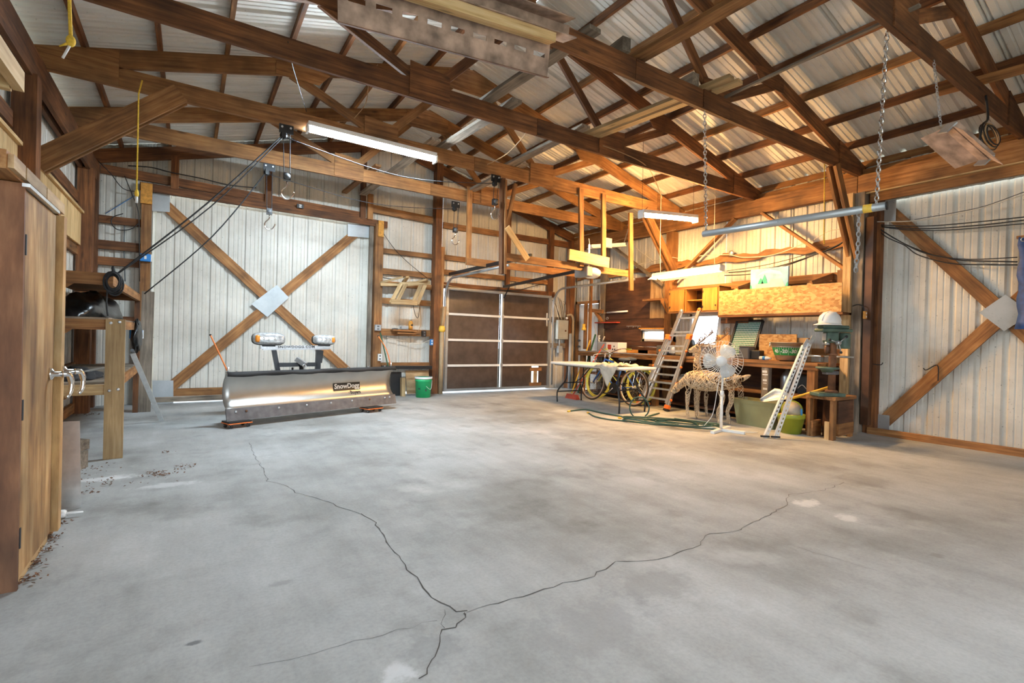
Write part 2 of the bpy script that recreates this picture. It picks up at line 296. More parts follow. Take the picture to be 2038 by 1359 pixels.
# ---- ribbed steel sheets
PIT = .245
def ribs(u0, u1):
    out = []; k = math.floor(u0/PIT)-1
    while k*PIT < u1+PIT:
        c = k*PIT
        out += [(c-.034,0),(c-.017,.02),(c+.017,.02),(c+.034,0)]
        for d in (.09, .155): out += [(c+d-.012,0),(c+d-.005,.005),(c+d+.005,.005),(c+d+.012,0)]
        k += 1
    out = [p for p in out if u0 < p[0] < u1]
    return [(u0, 0)] + out + [(u1, 0)]
def sheet(parent, axis, plane, sgn, u0, u1, z0, z1, m='wall_steel'):
    """upright ribbed sheet; axis 'x' runs along x on a y = plane wall, 'y' along y on an x = plane wall; z1 may be a function"""
    vs = []; fs = []
    for i, (u, d) in enumerate(ribs(u0, u1)):
        zz = z1(u) if callable(z1) else z1; w = plane+sgn*d
        vs += [(u, w, z0), (u, w, zz)] if axis == 'x' else [(w, u, z0), (w, u, zz)]
        if i: fs.append((2*i-2, 2*i, 2*i+1, 2*i-1))
    return MB().add(vs, fs).build('wall_panel', m, parent)
def sheets(parent, axis, plane, sgn, u0, u1, z0, z1, m='wall_steel', off=0):
    n = max(1, round((u1-u0)/.98)); w = (u1-u0)/n
    for i in range(n): sheet(parent, axis, plane+(.0015 if i % 2 else 0), sgn, u0+i*w-(.01 if i else 0), u0+(i+1)*w, z0, z1, m)
wb = struct('wall_back'); wr = struct('wall_right'); wl = struct('wall_left'); ce = struct('ceiling')
gab = lambda u: zt(u)+.09
sheets(wb, 'x', YB, 1, -1.31, -.50, .0, gab); sheets(wb, 'x', YB, 1, -.50, 2.83, 3.22, gab); sheets(wb, 'x', YB, 1, 2.83, 4.32, .04, gab)
sheets(wb, 'x', YB, 1, 4.32, 7.06, 2.14, gab); sheets(wb, 'x', YB, 1, 7.06, 7.84, 0, gab)
ER = 3.66
for a, b, z0, z1 in ((9.14,9.41,0,ER),(8.34,9.14,2.03,ER),(7.06,8.34,0,ER),(6.30,7.06,0,1.17),(6.30,7.06,1.40,ER),(5.93,6.30,0,ER),(5.29,5.93,0,1.10),(5.29,5.93,1.68,ER),(3.02,5.29,0,ER),(.42,3.02,3.12,ER),(YF,.42,0,ER)):
    sheets(wr, 'y', XR, 1, a, b, z0, z1)
sheets(wl, 'y', XLW, -1, YF, 9.41, 0, ER)
wf = struct('wall_front_unseen'); sheets(wf, 'x', YF, -1, 3.5, 7.84, 0, gab); sheets(wf, 'x', YF, -1, -1.31, 3.5, 3.0, gab)  # unseen half-open front wall, added to keep daylight off the right side
# ---- roof: sheets share one mesh per slope
def roof_mesh(side):
    pr = ribs(0.0001, .985); vs = []; fs = []
    xs = [-1.62, XA-.012] if side < 0 else [XA+.012, 2*XA+1.62]
    for i, (u, d) in enumerate(pr):
        for x in xs: vs.append((x, u, zt(x)+.092+d*1.5))
        if i: fs.append((2*i-2, 2*i-1, 2*i+1, 2*i))
    o = MB().add(vs, fs).build('roof_panel', 'roof_steel', ce); return o
for side in (-1, 1):
    first = roof_mesh(side); y = YF; k = 0
    while y < 9.7:
        o = first if k == 0 else first.copy()
        if k: C.objects.link(o)
        o.location = (0, y, .002*(k % 2)); y += .98; k += 1
# ---- purlins (on edge, over the trusses)
for side in (-1, 1):
    for k in range(8):
        x = -.886+.586*(k-1) if k else -1.40
        x = x if side < 0 else 2*XA-x
        if abs(x-XA) < .3: x = XA+side*.16
        for y0, y1 in ((YF, 3.2), (3.2, 6.2), (6.2, 9.42)):
            MB().beam((x, y0, zt(x)+.045), (x, y1, zt(x)+.045), .04, .088).build('purlin', 'old_lumber' if k % 3 else 'mid_lumber', ce)
# ---- headers on top of the side walls
def lum(p, q, w, h, name, m, par, up=(0,0,1)): return MB().beam(p, q, w, h, up).build(name, m, par)
def bx(par, name, m, *a): return B(*a).build(name, m, par)
bx(wr, 'header_beam', 'mid_lumber', 7.64, 3.20, 3.26, 7.68, 9.36, 3.50); bx(wr, 'header_beam', 'old_lumber', 7.70, 3.10, 3.26, 7.74, 9.36, 3.50)
bx(wr, 'header_beam', 'mid_lumber', 7.64, YF, 3.24, 7.68, 3.19, 3.50); bx(wr, 'lower_header', 'mid_lumber', 7.67, YF, 3.11, 7.71, 3.05, 3.235)
bx(wr, 'header_ledger', 'pine_board', 7.615, YF, 3.225, 7.66, 3.15, 3.24)
bx(wr, 'eave_blocking', 'mid_lumber', 7.74, YF, 3.50, 7.78, 9.36, 3.60)
bx(wl, 'header_beam', 'old_lumber', -1.18, YF, 3.24, -1.14, 9.36, 3.51); bx(wl, 'header_beam', 'old_lumber', -1.26, YF, 3.24, -1.22, 9.36, 3.51)
# ---- left wall posts, girts, pine planks
for y in (2.6, 5.72, 8.62): bx(wl, 'post', 'old_lumber', -1.27, y, 0, -1.11, y+.16, 3.26)
for a, b in ((2.76, 5.72), (5.88, 8.62), (8.78, 9.36)):
    for z0, z1 in ((2.78, 2.91), (2.10, 2.22), (.55, .68), (1.30, 1.43), (.02, .14)):
        if a > 8 and z0 > 2: continue
        bx(wl, 'girt', 'old_lumber' if z0 > 2.5 else 'mid_lumber', -1.29, a, z0, -1.25, b, z1)
bx(wl, 'plank_cap', 'pine_board', -1.25, 4.0, 2.64, -1.19, 8.6, 2.67)
y = 4.0
while y < 8.55:
    w = random.uniform(.17, .22); bx(wl, 'plank', 'pine_board', -1.245+random.uniform(-.004,.004), y, 2.22, -1.22, min(y+w-.006, 8.6), 2.64); y += w
# ---- back wall posts, studs, girts
bx(wb, 'post', 'old_lumber', -1.27, 9.20, 0, -1.13, 9.34, 3.5)
bx(wb, 'post', 'mid_lumber', -.63, 9.22, 0, -.51, 9.36, 3.22)
bx(wb, 'post', 'mid_lumber', 2.88, 9.20, 0, 3.03, 9.36, 3.22); bx(wb, 'jamb_board', 'grey_lumber', 2.80, 9.30, 0, 2.87, 9.36, 3.20)
bx(wb, 'post', 'old_lumber', 4.07, 9.16, 0, 4.20, 9.34, zt(4.1)); bx(wb, 'post', 'mid_lumber', 4.21, 9.20, 0, 4.29, 9.34, 2.95)
bx(wb, 'post', 'old_lumber', 7.56, 9.18, 0, 7.70, 9.34, 3.5); bx(wb, 'post', 'old_lumber', 6.98, 9.26, 2.14, 7.08, 9.36, zt(7.0)-.1)
for a, b, z0, z1 in ((-1.13,-.63,2.67,2.78),(-1.13,-.63,2.29,2.42),(-1.13,-.63,2.06,2.18),(-1.13,-.63,1.2,1.32),(-1.13,-.63,.5,.62)): bx(wb, 'girt', 'old_lumber', a, 9.32, z0, b, 9.36, z1)
for a, b, z0, z1 in ((3.03,4.07,2.71,2.80),(3.03,4.07,2.31,2.42),(3.03,4.07,2.08,2.18),(3.03,4.07,1.75,1.86),(3.03,4.07,1.14,1.27),(3.03,4.07,.50,.62)): bx(wb, 'girt', 'mid_lumber', a, 9.31, z0, b, 9.36, z1)
lum((-1.12,9.34,3.45), (2.70,9.34,3.35), .04, .13, 'girt', 'old_lumber', wb); lum((2.76,9.30,3.51), (4.06,9.30,3.47), .04, .14, 'girt', 'mid_lumber', wb)
lum((-.66,9.28,3.27), (3.12,9.28,3.24), .04, .12, 'track_board', 'old_lumber', wb)
for a, b, z0, z1, m in ((4.30,5.85,3.36,3.48,'mid_lumber'),(5.86,6.98,3.36,3.48,'old_lumber'),(7.08,7.56,3.35,3.49,'old_lumber'),(4.30,6.98,2.72,2.82,'mid_lumber'),(4.30,6.98,2.42,2.52,'mid_lumber'),(4.22,7.2,2.14,2.26,'old_lumber'),(7.06,7.56,1.55,1.68,'grey_lumber'),(7.06,7.56,.95,1.06,'grey_lumber')):
    bx(wb, 'girt', m, a, 9.31, z0, b, 9.355, z1)
for x, z0 in ((-.28, 3.30), (1.02, 3.28), (2.60, 3.28), (5.80, 2.26), (7.00, 2.26)): bx(wb, 'stud', 'old_lumber', x, 9.25, z0, x+.10, 9.31, zt(x+.05)-.16)
bx(wb, 'stud', 'mid_lumber', 2.72, 9.20, 3.28, 2.82, 9.25, 3.75)
for s in (-1, 1):   # gable rafters
    xe = -1.27 if s < 0 else 2*XA+1.27
    lum((xe, 9.30, zt(xe)-.10), (XA, 9.30, zt(XA)-.10), .045, .19, 'gable_rafter', 'old_lumber', wb)
bx(wb, 'block', 'orange_block', -.64, 9.17, 3.0, -.50, 9.20, 3.30); bx(wb, 'block', 'orange_block', 2.92, 9.17, 2.98, 3.02, 9.20, 3.28)
bx(wb, 'sill', 'grey_lumber', -.5, 9.36, .02, 2.8, 9.40, .10)
# ---- right wall posts, girts
bx(wr, 'post', 'new_lumber', 7.53, 3.20, 0, 7.69, 3.30, 3.25); bx(wr, 'post', 'grey_lumber', 7.58, 3.08, 0, 7.74, 3.195, 3.25); bx(wr, 'post', 'old_lumber', 7.70, 2.93, 0, 7.82, 3.07, 3.25)
bx(wr, 'door_pole', 'brown_metal', 7.60, 2.97, .12, 7.70, 3.06, 2.9)
bx(wr, 'post', 'mid_lumber', 7.66, 6.30, 0, 7.81, 6.46, 3.26); bx(wr, 'post', 'grey_lumber', 7.67, 8.14, 0, 7.80, 8.28, 3.26)
bx(wr, 'sill_board', 'mid_lumber', 7.66, .2, 0, 7.72, 3.0, .085)
# wavy-edged girt
for z, y0, y1 in ((2.62, 3.30, 6.30), (2.62, 6.46, 9.2)):
    vs = []; fs = []; ts = []; n = 24
    for i in range(n+1):
        y = y0+(y1-y0)*i/n; e = .03*math.sin(i*.9)+.02*math.sin(i*2.1); h = .055+.018*math.sin(i*.55)
        for x in (7.77, 7.81):
            vs += [(x, y, z-h+e*.6), (x, y, z+h+e)]; ts += [(y, -h, x), (y, h, x)]
        if i:
            a = 4*i-4; b = 4*i; fs += [(a, b, b+1, a+1), (a+2, a+3, b+3, b+2), (a+1, b+1, b+3, a+3), (a, a+2, b+2, b)]
    MB().add(vs, fs, ts).build('girt', 'mid_lumber', wr)
for z0, z1, a, b in ((2.09, 2.20, 3.30, 6.30), (2.09, 2.20, 6.46, 8.3), (.45, .57, 3.3, 8.3), (1.02,1.12,3.3,5.28)): bx(wr, 'girt', 'mid_lumber', 7.77, a, z0, 7.81, b, z1)
# wind braces under the right header
lum((7.66,4.55,3.26), (7.66,3.30,2.22), .04, .10, 'wind_brace', 'mid_lumber', wr, (1,0,0)); lum((7.66,5.02,3.26), (7.66,6.25,2.30), .09, .04, 'wind_brace', 'mid_lumber', wr)
lum((7.66,8.0,3.26), (7.66,6.5,2.25), .09, .04, 'wind_brace', 'grey_lumber', wr)
# ---- roof trusses
def truss(y, label, mt):
    o = thing('roof_truss', label, 'truss', (XA, y, 3.49), 'scissor-web roof trusses')
    def pl(name, poly, d=.012, off=0):   # plywood gusset on the camera side
        MB().prism(poly, (0, y-.02-off, 0), (1,0,0), (0,0,1), d).build(name, mt, o)
    MB().beam((-1.22, y, 3.585), (3.30, y, 3.583), .038, .19).build('bottom_chord', mt, o); MB().beam((3.305, y, 3.583), (7.66, y, 3.585), .038, .19).build('bottom_chord', mt, o)
    for s in (-1, 1):
        fx = (lambda x: x) if s < 0 else (lambda x: 2*XA-x)
        MB().beam((fx(-1.50), y, zt(fx(-1.50))-.092), (fx(XA-.003), y, zt(XA)-.094), .038, .184).build('top_chord', mt, o)
        MB().beam((fx(1.99), y, 3.62), (fx(.92), y, zt(.92)-.17), .037, .10).build('web', mt, o)
        MB().beam((fx(1.99), y, 3.62), (fx(3.02), y, zt(3.02)-.16), .037, .10).build('web', mt, o)
        q = lambda pts: [(fx(a), b) for a, b in pts]
        pl('gusset_plate', q([(-1.21,3.49),(-.62,3.49),(-.62,zt(-.62)-.01),(-1.21,zt(-1.21)-.01)]))
        pl('gusset_plate', q([(1.76,3.50),(2.19,3.50),(2.19,3.80),(1.76,3.84)]))
        a = .92; pl('gusset_plate', q([(a-.16,zt(a-.16)-.18),(a+.30,zt(a+.30)-.30),(a+.42,zt(a+.42)-.19),(a+.1,zt(a+.1)-.03),(a-.16,zt(a-.16)-.03)]))
    pl('ridge_plate', [(XA-.36,4.52),(XA+.36,4.52),(XA+.36,zt(XA+.36)-.02),(XA,zt(XA)-.03),(XA-.36,zt(XA-.36)-.02)], off=.004)
    return o
TR = [truss(TY[0], 'dark roof truss nearest the camera at the top right corner', 'old_lumber'),
      truss(TY[1], 'roof truss beside the rusty slotted steel beam', 'old_lumber'),
      truss(TY[2], 'dark brown roof truss second behind the rusty steel beam', 'old_lumber'),
      truss(TY[3], 'roof truss carrying the long glowing shop light', 'mid_lumber'),
      truss(TY[4], 'farthest roof truss, just in front of the back gable', 'mid_lumber')]
# knee braces: doubled boards from posts up to the chords
def knee(p, q, w, label, m):
    o = thing('knee_brace', label, 'brace', p, 'knee braces')
    for d in (-.045, .045): MB().beam((p[0], p[1]+d, p[2]), (q[0], q[1]+d, q[2]), .035, w).build('brace_board', m, o)
knee((-1.18,6.10,2.60), (-.12,6.12,3.53), .18, 'wide doubled knee brace rising from the wall behind the wooden cabinet', 'mid_lumber')
knee((7.62,3.20,2.35), (6.95,3.20,3.50), .12, 'doubled knee brace above the white hard hat post', 'mid_lumber')
knee((7.64,6.24,2.45), (6.75,6.22,3.50), .14, 'doubled knee brace beside the short glowing shop light', 'mid_lumber')
# lateral boards resting on the bottom chords
def plank(p, q, w, h, label, m, name='lateral_board'): return tag(MB().beam(p, q, w, h).build(name, m), label, 'board', 'boards lying on the truss chords')
plank((3.34,3.45,3.705), (3.46,.4,3.705), .14, .04, 'old board lying on the chords left of the loose thin stick', 'mid_lumber')
plank((4.05,4.95,3.70), (4.30,2.9,3.70), .09, .038, 'pale board of the side-by-side pair, left one', 'new_lumber'); plank((4.19,4.95,3.70), (4.44,2.9,3.70), .09, .038, 'pale board of the side-by-side pair, right one', 'new_lumber')
plank((3.90,6.55,3.70), (3.92,4.55,3.70), .13, .038, 'weathered board lying above the bright orange chord', 'grey_lumber'); plank((4.07,8.0,3.70), (4.06,6.05,3.70), .13, .038, 'weathered board reaching the hook pulley on the orange chord', 'grey_lumber')
plank((2.62,4.95,3.70), (2.74,3.1,3.70), .13, .038, 'grey board passing under the rusty steel beam', 'grey_lumber'); plank((2.80,6.50,3.70), (2.90,4.5,3.70), .13, .038, 'grey board ending above the middle of the long shop light', 'grey_lumber')
plank((2.60,9.15,3.70), (2.64,6.0,3.70), .13, .038, 'grey board running back from the long shop light to the gable', 'grey_lumber')
plank((4.60,3.35,3.693), (4.49,1.5,3.693), .035, .02, 'thin pale stick lying across the two nearest trusses', 'grey_lumber', 'wood_stick')
plank((2.30,9.25,3.70), (2.36,7.5,3.72), .09, .038, 'short board between the farthest truss and the gable wall', 'mid_lumber')
plank((6.2,1.9,3.71), (6.45,.2,3.71), .14, .04, 'orange board on the nearest truss at the right edge', 'mid_lumber')
for x, y, l in ((3.15,3.28,'short wood block standing on the chord near the rusty beam end'), (4.12,3.30,'short dark wood block on the chord above the chained pipe')):
    tag(MB().beam((x,y-.13,3.74), (x+.02,y+.14,3.74), .09, .12).build('wood_block', 'grey_lumber'), l, 'block', 'blocks on the chords')
# ================================================================ doors and windows
def spline(pts, n=6):
    P = [Vector(p) for p in pts]
    if len(P) < 3: return P
    out = []
    for i in range(len(P)-1):
        a = P[max(i-1, 0)]; b = P[i]; c = P[i+1]; d = P[min(i+2, len(P)-1)]
        for k in range(n):
            t = k/n; out.append(.5*((2*b)+(c-a)*t+(2*a-5*b+4*c-d)*t*t+(3*b-a-3*c+d)*t**3))
    out.append(P[-1]); return out
def quadplate(par, name, m, pts, depth_dir, d=.006):
    vs = [Vector(p) for p in pts]; o = Vector(depth_dir)*d; n = len(vs)
    return MB().add(vs+[v+o for v in vs], [tuple(range(n)), tuple(range(2*n-1, n-1, -1))]+[(i, n+i, n+(i+1) % n, (i+1) % n) for i in range(n)]).build(name, m, par)
# sliding door in the back wall
d2 = struct('door_2'); yd = 9.45
sheets(d2, 'x', yd, 1, -.56, 2.90, .10, 3.24)
bx(d2, 'bottom_rail', 'mid_lumber', -.28, yd-.045, .10, 2.6, yd-.005, .22)
def bk(px, py, y): return at(px, py, 'y', y)
yb = yd-.05
p, q = bk(318,398,yb), bk(702,748,yb); lum(p, q, .036, .15, 'cross_brace', 'mid_lumber', d2, (0,-1,0)) if 0 else MB().beam(p, q, .036, .155).build('cross_brace', 'mid_lumber', d2)
p, q = bk(330,778,yb), bk(722,452,yb); m_ = p.lerp(q, .5); dd = (q-p).normalized()*.06
MB().beam(p, m_-dd, .036, .155).build('cross_brace', 'mid_lumber', d2); MB().beam(m_+dd, q, .036, .155).build('cross_brace', 'mid_lumber', d2)
fd = (0,-1,0)
for c in ([(297,383),(338,388),(338,422),(300,420)], [(692,444),(741,449),(741,474),(692,470)], [(303,757),(345,757),(345,802),(305,803)], [(500,605),(551,567),(575,592),(532,631)]):
    quadplate(d2, 'steel_plate', 'galvanized', [bk(x, y, yb-.025) for x, y in c], fd)
# sliding door in the right wall
d3 = struct('door_3'); xd = 7.88
sheets(d3, 'y', xd, 1, .40, 3.04, .01, 3.16)
xb = xd-.045
MB().beam((xb,2.94,3.05), (xb,.50,.08), .036, .155, (0,0,1)).build('cross_brace', 'mid_lumber', d3)
MB().beam((xb,2.94,.08), (xb,1.80,1.49), .036, .155).build('cross_brace', 'mid_lumber', d3); MB().beam((xb,1.66,1.67), (xb,.52,3.05), .036, .155).build('cross_brace', 'mid_lumber', d3)
fr = (-1,0,0)
quadplate(d3, 'steel_plate', 'galvanized', [(xb-.025,1.94,1.60),(xb-.025,1.72,1.38),(xb-.025,1.50,1.58),(xb-.025,1.72,1.80)], fr)
quadplate(d3, 'steel_plate', 'galvanized', [(xb-.025,3.03,2.84),(xb-.025,2.80,2.84),(xb-.025,2.80,3.12),(xb-.025,3.03,3.12)], fr)
quadplate(d3, 'steel_plate', 'galvanized', [(xb-.025,3.03,.02),(xb-.025,2.80,.02),(xb-.025,2.80,.26),(xb-.025,3.03,.26)], fr)
# sectional overhead door
d1 = struct('door_1'); GX0, GX1, GXM = 4.34, 7.03, 5.685; gy = 9.22
for i in range(4):
    z0 = .035+i*.527; z1 = z0+.522
    for a, b in ((GX0+.07, GXM-.05), (GXM+.03, GX1-.07)) if i else ((GX0+.07, GXM-.05), (GXM+.03, 6.53), (6.73, GX1-.07)): bx(d1, 'section_panel', 'garage_brown', a, gy+.01, z0+.02, b, gy+.03, z1)
    for a, b in ((GX0+.08, GXM-.03), (GXM+.045, GX1-.07)):
        if i: bx(d1, 'rail', 'white_paint', a, gy-.02, z0-.025, b, gy+.012, z0+.02)
    for a, b in ((GX0, GX0+.075), (GXM+.005, GXM+.045), (GX1-.07, GX1)):
        bx(d1, 'stile', 'galvanized', a, gy-.015, z0, b, gy+.015, z1)
    bx(d1, 'stile', 'black_metal', GXM-.045, gy-.01, z0, GXM-.025, gy+.015, z1)
    for x in (GX0+.04, GXM+.02, GX1-.04):
        if i: bx(d1, 'hinge', 'steel_grey', x-.03, gy-.03, z0-.04, x+.03, gy-.012, z0+.04)
bx(d1, 'top_rail', 'galvanized', GX0, gy-.02, 2.10, GX1, gy+.01, 2.155); bx(d1, 'bottom_rail', 'galvanized', GX0, gy-.02, .035, GX1, gy+.03, .085)
bx(d1, 'patch_board', 'mid_lumber', 6.47, gy-.01, .42, 6.80, gy+.005, .50); bx(d1, 'patch_board', 'mid_lumber', 6.47, gy-.01, .08, 6.80, gy+.005, .16); bx(d1, 'patch_board', 'plywood', 6.58, gy-.004, .16, 6.68, gy+.008, .42)
bx(d1, 'lock_bar', 'white_plastic', 6.90, gy-.02, 1.45, 6.92, gy+.0, 1.75)
for x, e in ((GX0-.03, (1013,524)), (GX1+.03, (1263,555))):
    yend = at(*e, 'x', x).y; pts = [(x, 9.16, .1), (x, 9.16, 1.2), (x, 9.16, 1.95)]+[(x, 9.16-.36+.36*math.cos(a), 1.95+.36*math.sin(a)) for a in (.3,.6,.9,1.2,1.5)]+[(x, yend, 2.33)]
    MB().tube(pts, .025, 6).build('track', 'steel_grey', d1, True)
MB().beam((GX0+.02,9.1,2.40), (GX0+.02,6.25,2.42), .035, .06).build('track_angle', 'black_metal', d1)
# white walk-in door in the right wall, next to the corner
d4 = struct('door_4')
bx(d4, 'door_slab', 'white_paint', 7.79, 8.37, .02, 7.825, 9.11, 1.99); bx(d4, 'jamb', 'mid_lumber', 7.72, 9.10, 0, 7.83, 9.16, 2.06); bx(d4, 'jamb', 'mid_lumber', 7.72, 8.31, 0, 7.83, 8.37, 2.06); bx(d4, 'jamb', 'mid_lumber', 7.72, 8.31, 2.0, 7.83, 9.16, 2.06)
for z0, z1 in ((.25,.9), (1.15,1.85)):
    for a, b in ((8.45,8.70), (8.78,9.03)): bx(d4, 'raised_panel', 'white_plastic', 7.78, a, z0, 7.795, b, z1)
for z in (1.0, 1.14): MB().lathe([(.022,0),(.022,.02),(.028,.03),(.02,.06)], (7.79,9.05,z), 12, (-1,0,0)).build('knob', 'cast_iron', d4, True)
# windows
def window(name, y0, y1, z0, z1, mull=False):
    w = struct(name); f = .045
    for a in ((y0,z0,y1,z0+f),(y0,z1-f,y1,z1),(y0,z0,y0+f,z1),(y1-f,z0,y1,z1)): bx(w, 'frame', 'white_paint', 7.74, a[0], a[1], 7.85, a[2], a[3])
    if mull: MB().beam((7.76,y0+.10,z0+.03), (7.76,y0+.03,z1-.03), .03, .03).build('frame', 'aluminium', w)
    bx(w, 'pane', 'glass', 7.80, y0+f, z0+f, 7.804, y1-f, z1-f)
window('window_1', 6.30, 7.06, 1.165, 1.405); window('window_2', 5.29, 5.93, 1.095, 1.685, True)
# ================================================================ lights
def shop_light(p, q, label, glow, name='shop_light', w=.12):
    p = Vector(p); q = Vector(q); o = thing(name, label, 'light', (p+q)/2); d = (q-p).normalized(); sd = d.cross(Vector((0,0,1))).normalized()
    up = sd.cross(d)
    MB().beam(p+up*.05, q+up*.05, w, .05).build('housing', 'white_paint', o)
    for s in (-1, 1):
        MB().tube([p+d*.03+sd*s*.035, q-d*.03+sd*s*.035], .019, 10).build('tube', glow, o, True)
    for e in (p, q): MB().beam(e-d*.012, e+d*.012, w*.9, .09).build('end_cap', 'white_plastic', o)
    return o, d, sd, up
L1 = shop_light(at(612,256,'y',6.10), at(866,318,'y',6.10), 'long glowing cool white shop light under a truss', 'glow_cool')[0]
L2, d, sd, up = shop_light(at(1276,428,'y',5.2), at(1384,438,'y',5.2), 'short glowing warm shop light by the right wall', 'glow_warm')
L2w = [at(1278,424,'y',5.2), at(1380,434,'y',5.2)]
for e in L2w: MB().tube([e, (e.x, e.y+.02, zt(e.x)+.09)], .003, 5).build('hanging_wire', 'wire_black', L2)
# bench light: trough reflector, lit
def trough(p, q, label, lit, m, tilt=None, wd=.17):
    p = Vector(p); q = Vector(q); o = thing('trough_light', label, 'light', (p+q)/2); d = (q-p).normalized(); u0 = Vector((0,0,1)); sd = d.cross(u0).normalized(); up = sd.cross(d)
    if tilt: r = Matrix.Rotation(tilt, 3, d); sd = r @ sd; up = r @ up
    MB().beam(p+up*.09, q+up*.09, .11, .055, up).build('housing', 'cream' if lit else m, o)
    for s in (-1, 1):
        a = sd*s*.05+up*.07; b = sd*s*wd; t = up*.004
        MB().add([p+a, q+a, q+b, p+b, p+a+t, q+a+t, q+b+t, p+b+t], [(0,1,2,3),(7,6,5,4),(0,4,5,1),(1,5,6,2),(2,6,7,3),(3,7,4,0)]).build('reflector', m, o)
        if lit: MB().tube([p+d*.05+sd*s*.05+up*.035, q-d*.05+sd*s*.05+up*.035], .014, 8).build('tube', 'glow_bench' if lit else 'white_plastic', o, True)
    for e in (p, q): MB().beam(e+up*.06-d*.006, e+up*.06+d*.006, .12, .09, up).build('end_plate', 'white_paint' if lit else 'steel_grey', o)
    return o, d, sd, up
L3 = trough((6.75,5.93,2.215), (6.75,4.62,2.235), 'long white trough light hanging above the workbench', True, 'white_paint')[0]
for y in (5.8, 4.75): MB().tube([(6.75,y,2.32), (6.745,y+.02,2.9), (6.74,y+.03,zt(6.74)+.03)], .003, 5).build('hanging_wire', 'wire_white', L3)
a5 = at(1872,268,'y',1.52); b5 = at(1945,332,'y',1.36)
L5 = trough(a5, b5, 'dusty brown trough light hanging by a chain at upper right', False, 'rusty_steel', .35, .27)[0]
L6 = thing('strip_light', 'small unlit white strip light behind the garage door opener', 'light', at(1205,490,'y',7.0))
p, q = at(1174,490,'y',7.0), at(1241,486,'y',7.0); MB().beam(p, q, .10, .05).build('housing', 'white_paint', L6); MB().beam(p-Vector((0,0,.04)), q-Vector((0,0,.04)), .16, .012).build('reflector', 'white_plastic', L6)
bx(L6, 'junction_box', 'white_plastic', *(at(1205,490,'y',6.95)-Vector((.05,.03,.02))), *(at(1212,481,'y',6.95)+Vector((.05,.03,.06))))
MB().tube([q, at(1258,432,'y',6.2)], .008, 6).build('hanging_rod', 'steel_grey', L6); MB().tube([p, at(1172,475,'y',7.0)], .006, 6).build('hanging_rod', 'steel_grey', L6)
# ---- chains
def chain_mesh(pts, link=.045, r=.005):
    P = [Vector(p) for p in pts]; mb = MB(); k = 0
    for a, b in zip(P, P[1:]):
        n = max(1, int((b-a).length/(link*.78))); d = (b-a).normalized(); o = d.orthogonal().normalized(); o2 = d.cross(o)
        for i in range(n):
            c = a.lerp(b, (i+.5)/n); mb.torus(c, link*.5, r, o if k % 2 else o2, 8, 4, .62, d); k += 1
    return mb
pl_, pr_ = Vector((4.39,3.20,2.266)), Vector((4.56,1.70,2.266))
pipe = thing('hanging_pipe', 'galvanized pipe slung level from two chains', 'pipe', (pl_+pr_)/2)
MB().tube([pl_+(pl_-pr_)*.02, pr_], .032, 14).build('pipe', 'galvanized', pipe, True)
MB().tube([pr_.lerp(pl_,.06), pr_.lerp(pl_,.10)], .0335, 14).build('tape', 'yellow', pipe, True); MB().tube([pr_, pr_+(pr_-pl_)*.004], .034, 14).build('end_cap', 'black', pipe, True)
c1 = chain_mesh([(4.27,3.17,3.47),(4.39,3.20,2.27)]).build('hanging_chain', 'chrome'); tag(c1, 'steel chain holding the far end of the pipe', 'chain', 'steel chains')
c2 = chain_mesh([(4.21,1.60,3.46),(4.54,1.76,2.28)]).build('hanging_chain', 'chrome'); tag(c2, 'steel chain holding the near end of the pipe', 'chain', 'steel chains')
e = pr_.lerp(pl_, .13); c3 = chain_mesh([e+Vector((.03,0,.03)), e+Vector((.04,0,-.25)), e+Vector((.01,0,-.50))]).build('hanging_chain', 'zinc'); tag(c3, 'loose chain tail dangling below the pipe', 'chain', 'steel chains')
c4 = chain_mesh([(a5.x,1.58,3.50), (a5.x,a5.y,a5.z+.07)], .03, .003).build('hanging_chain', 'zinc'); tag(c4, 'thin chain above the dusty brown trough light', 'chain', 'steel chains')
# ---- hook hoists hung from the chords
def hoist(pc, blk, label, y):
    c = at(*pc, 'y', y-.03); b = at(*blk, 'y', y-.05); o = thing('hook_hoist', label, 'hoist', c, 'hook hoists')
    bx(o, 'mounting_plate', 'black_metal', c.x-.075, y-.035, c.z-.05, c.x+.075, y-.02, c.z+.05)
    for s in (-.045, .045): MB().lathe([(.012,0),(.012,.012)], (c.x+s, y-.035, c.z+.015), 8, (0,-1,0)).build('bolt', 'zinc', o)
    w = Vector((c.x-.03, y-.05, c.z-.085)); MB().lathe([(.04,-.015),(.03,0),(.04,.015)], w, 14, (0,1,0)).build('pulley', 'black', o, True); bx(o, 'pulley_fork', 'black_metal', w.x-.02, w.y-.03, w.z-.03, w.x+.02, w.y+.03, w.z+.05)
    for s in (-.03, .03): MB().tube([(c.x+s*1.2, y-.05, c.z-.06), (b.x+s, b.y, b.z+.03)], .005, 5).build('rope', 'rope_black', o)
    blk_ = B(b.x-.035, b.y-.03, b.z-.04, b.x+.035, b.y+.03, b.z+.04).build('block', 'black_metal', o); MB().lathe([(.035,-.034),(.035,.034)], b, 12, (0,1,0)).build('sheave', 'dark_grey', blk_, True)
    h = [(0,-.05),(0,-.10),(-.045,-.15),(-.055,-.20),(-.02,-.245),(.035,-.235),(.07,-.185),(.075,-.16)]
    MB().tube(spline([(b.x+i, b.y, b.z+j) for i, j in h], 3), [.009]*21+[.003] if 0 else .009, 6).build('hook', 'chrome', o, True)
    return c, b
H1 = hoist((570,257), (571,352), 'hook hoist hanging left of the long shop light', 6.183)
H2 = hoist((536,333), (536,421), 'hook hoist over the top of the back sliding door', 7.686)
H3 = hoist((987,355), (985,402), 'hook hoist next to the doubled hanger boards', 6.183)
H4 = hoist((907,407), (906,458), 'hook hoist left of the single hanger board', 7.686)
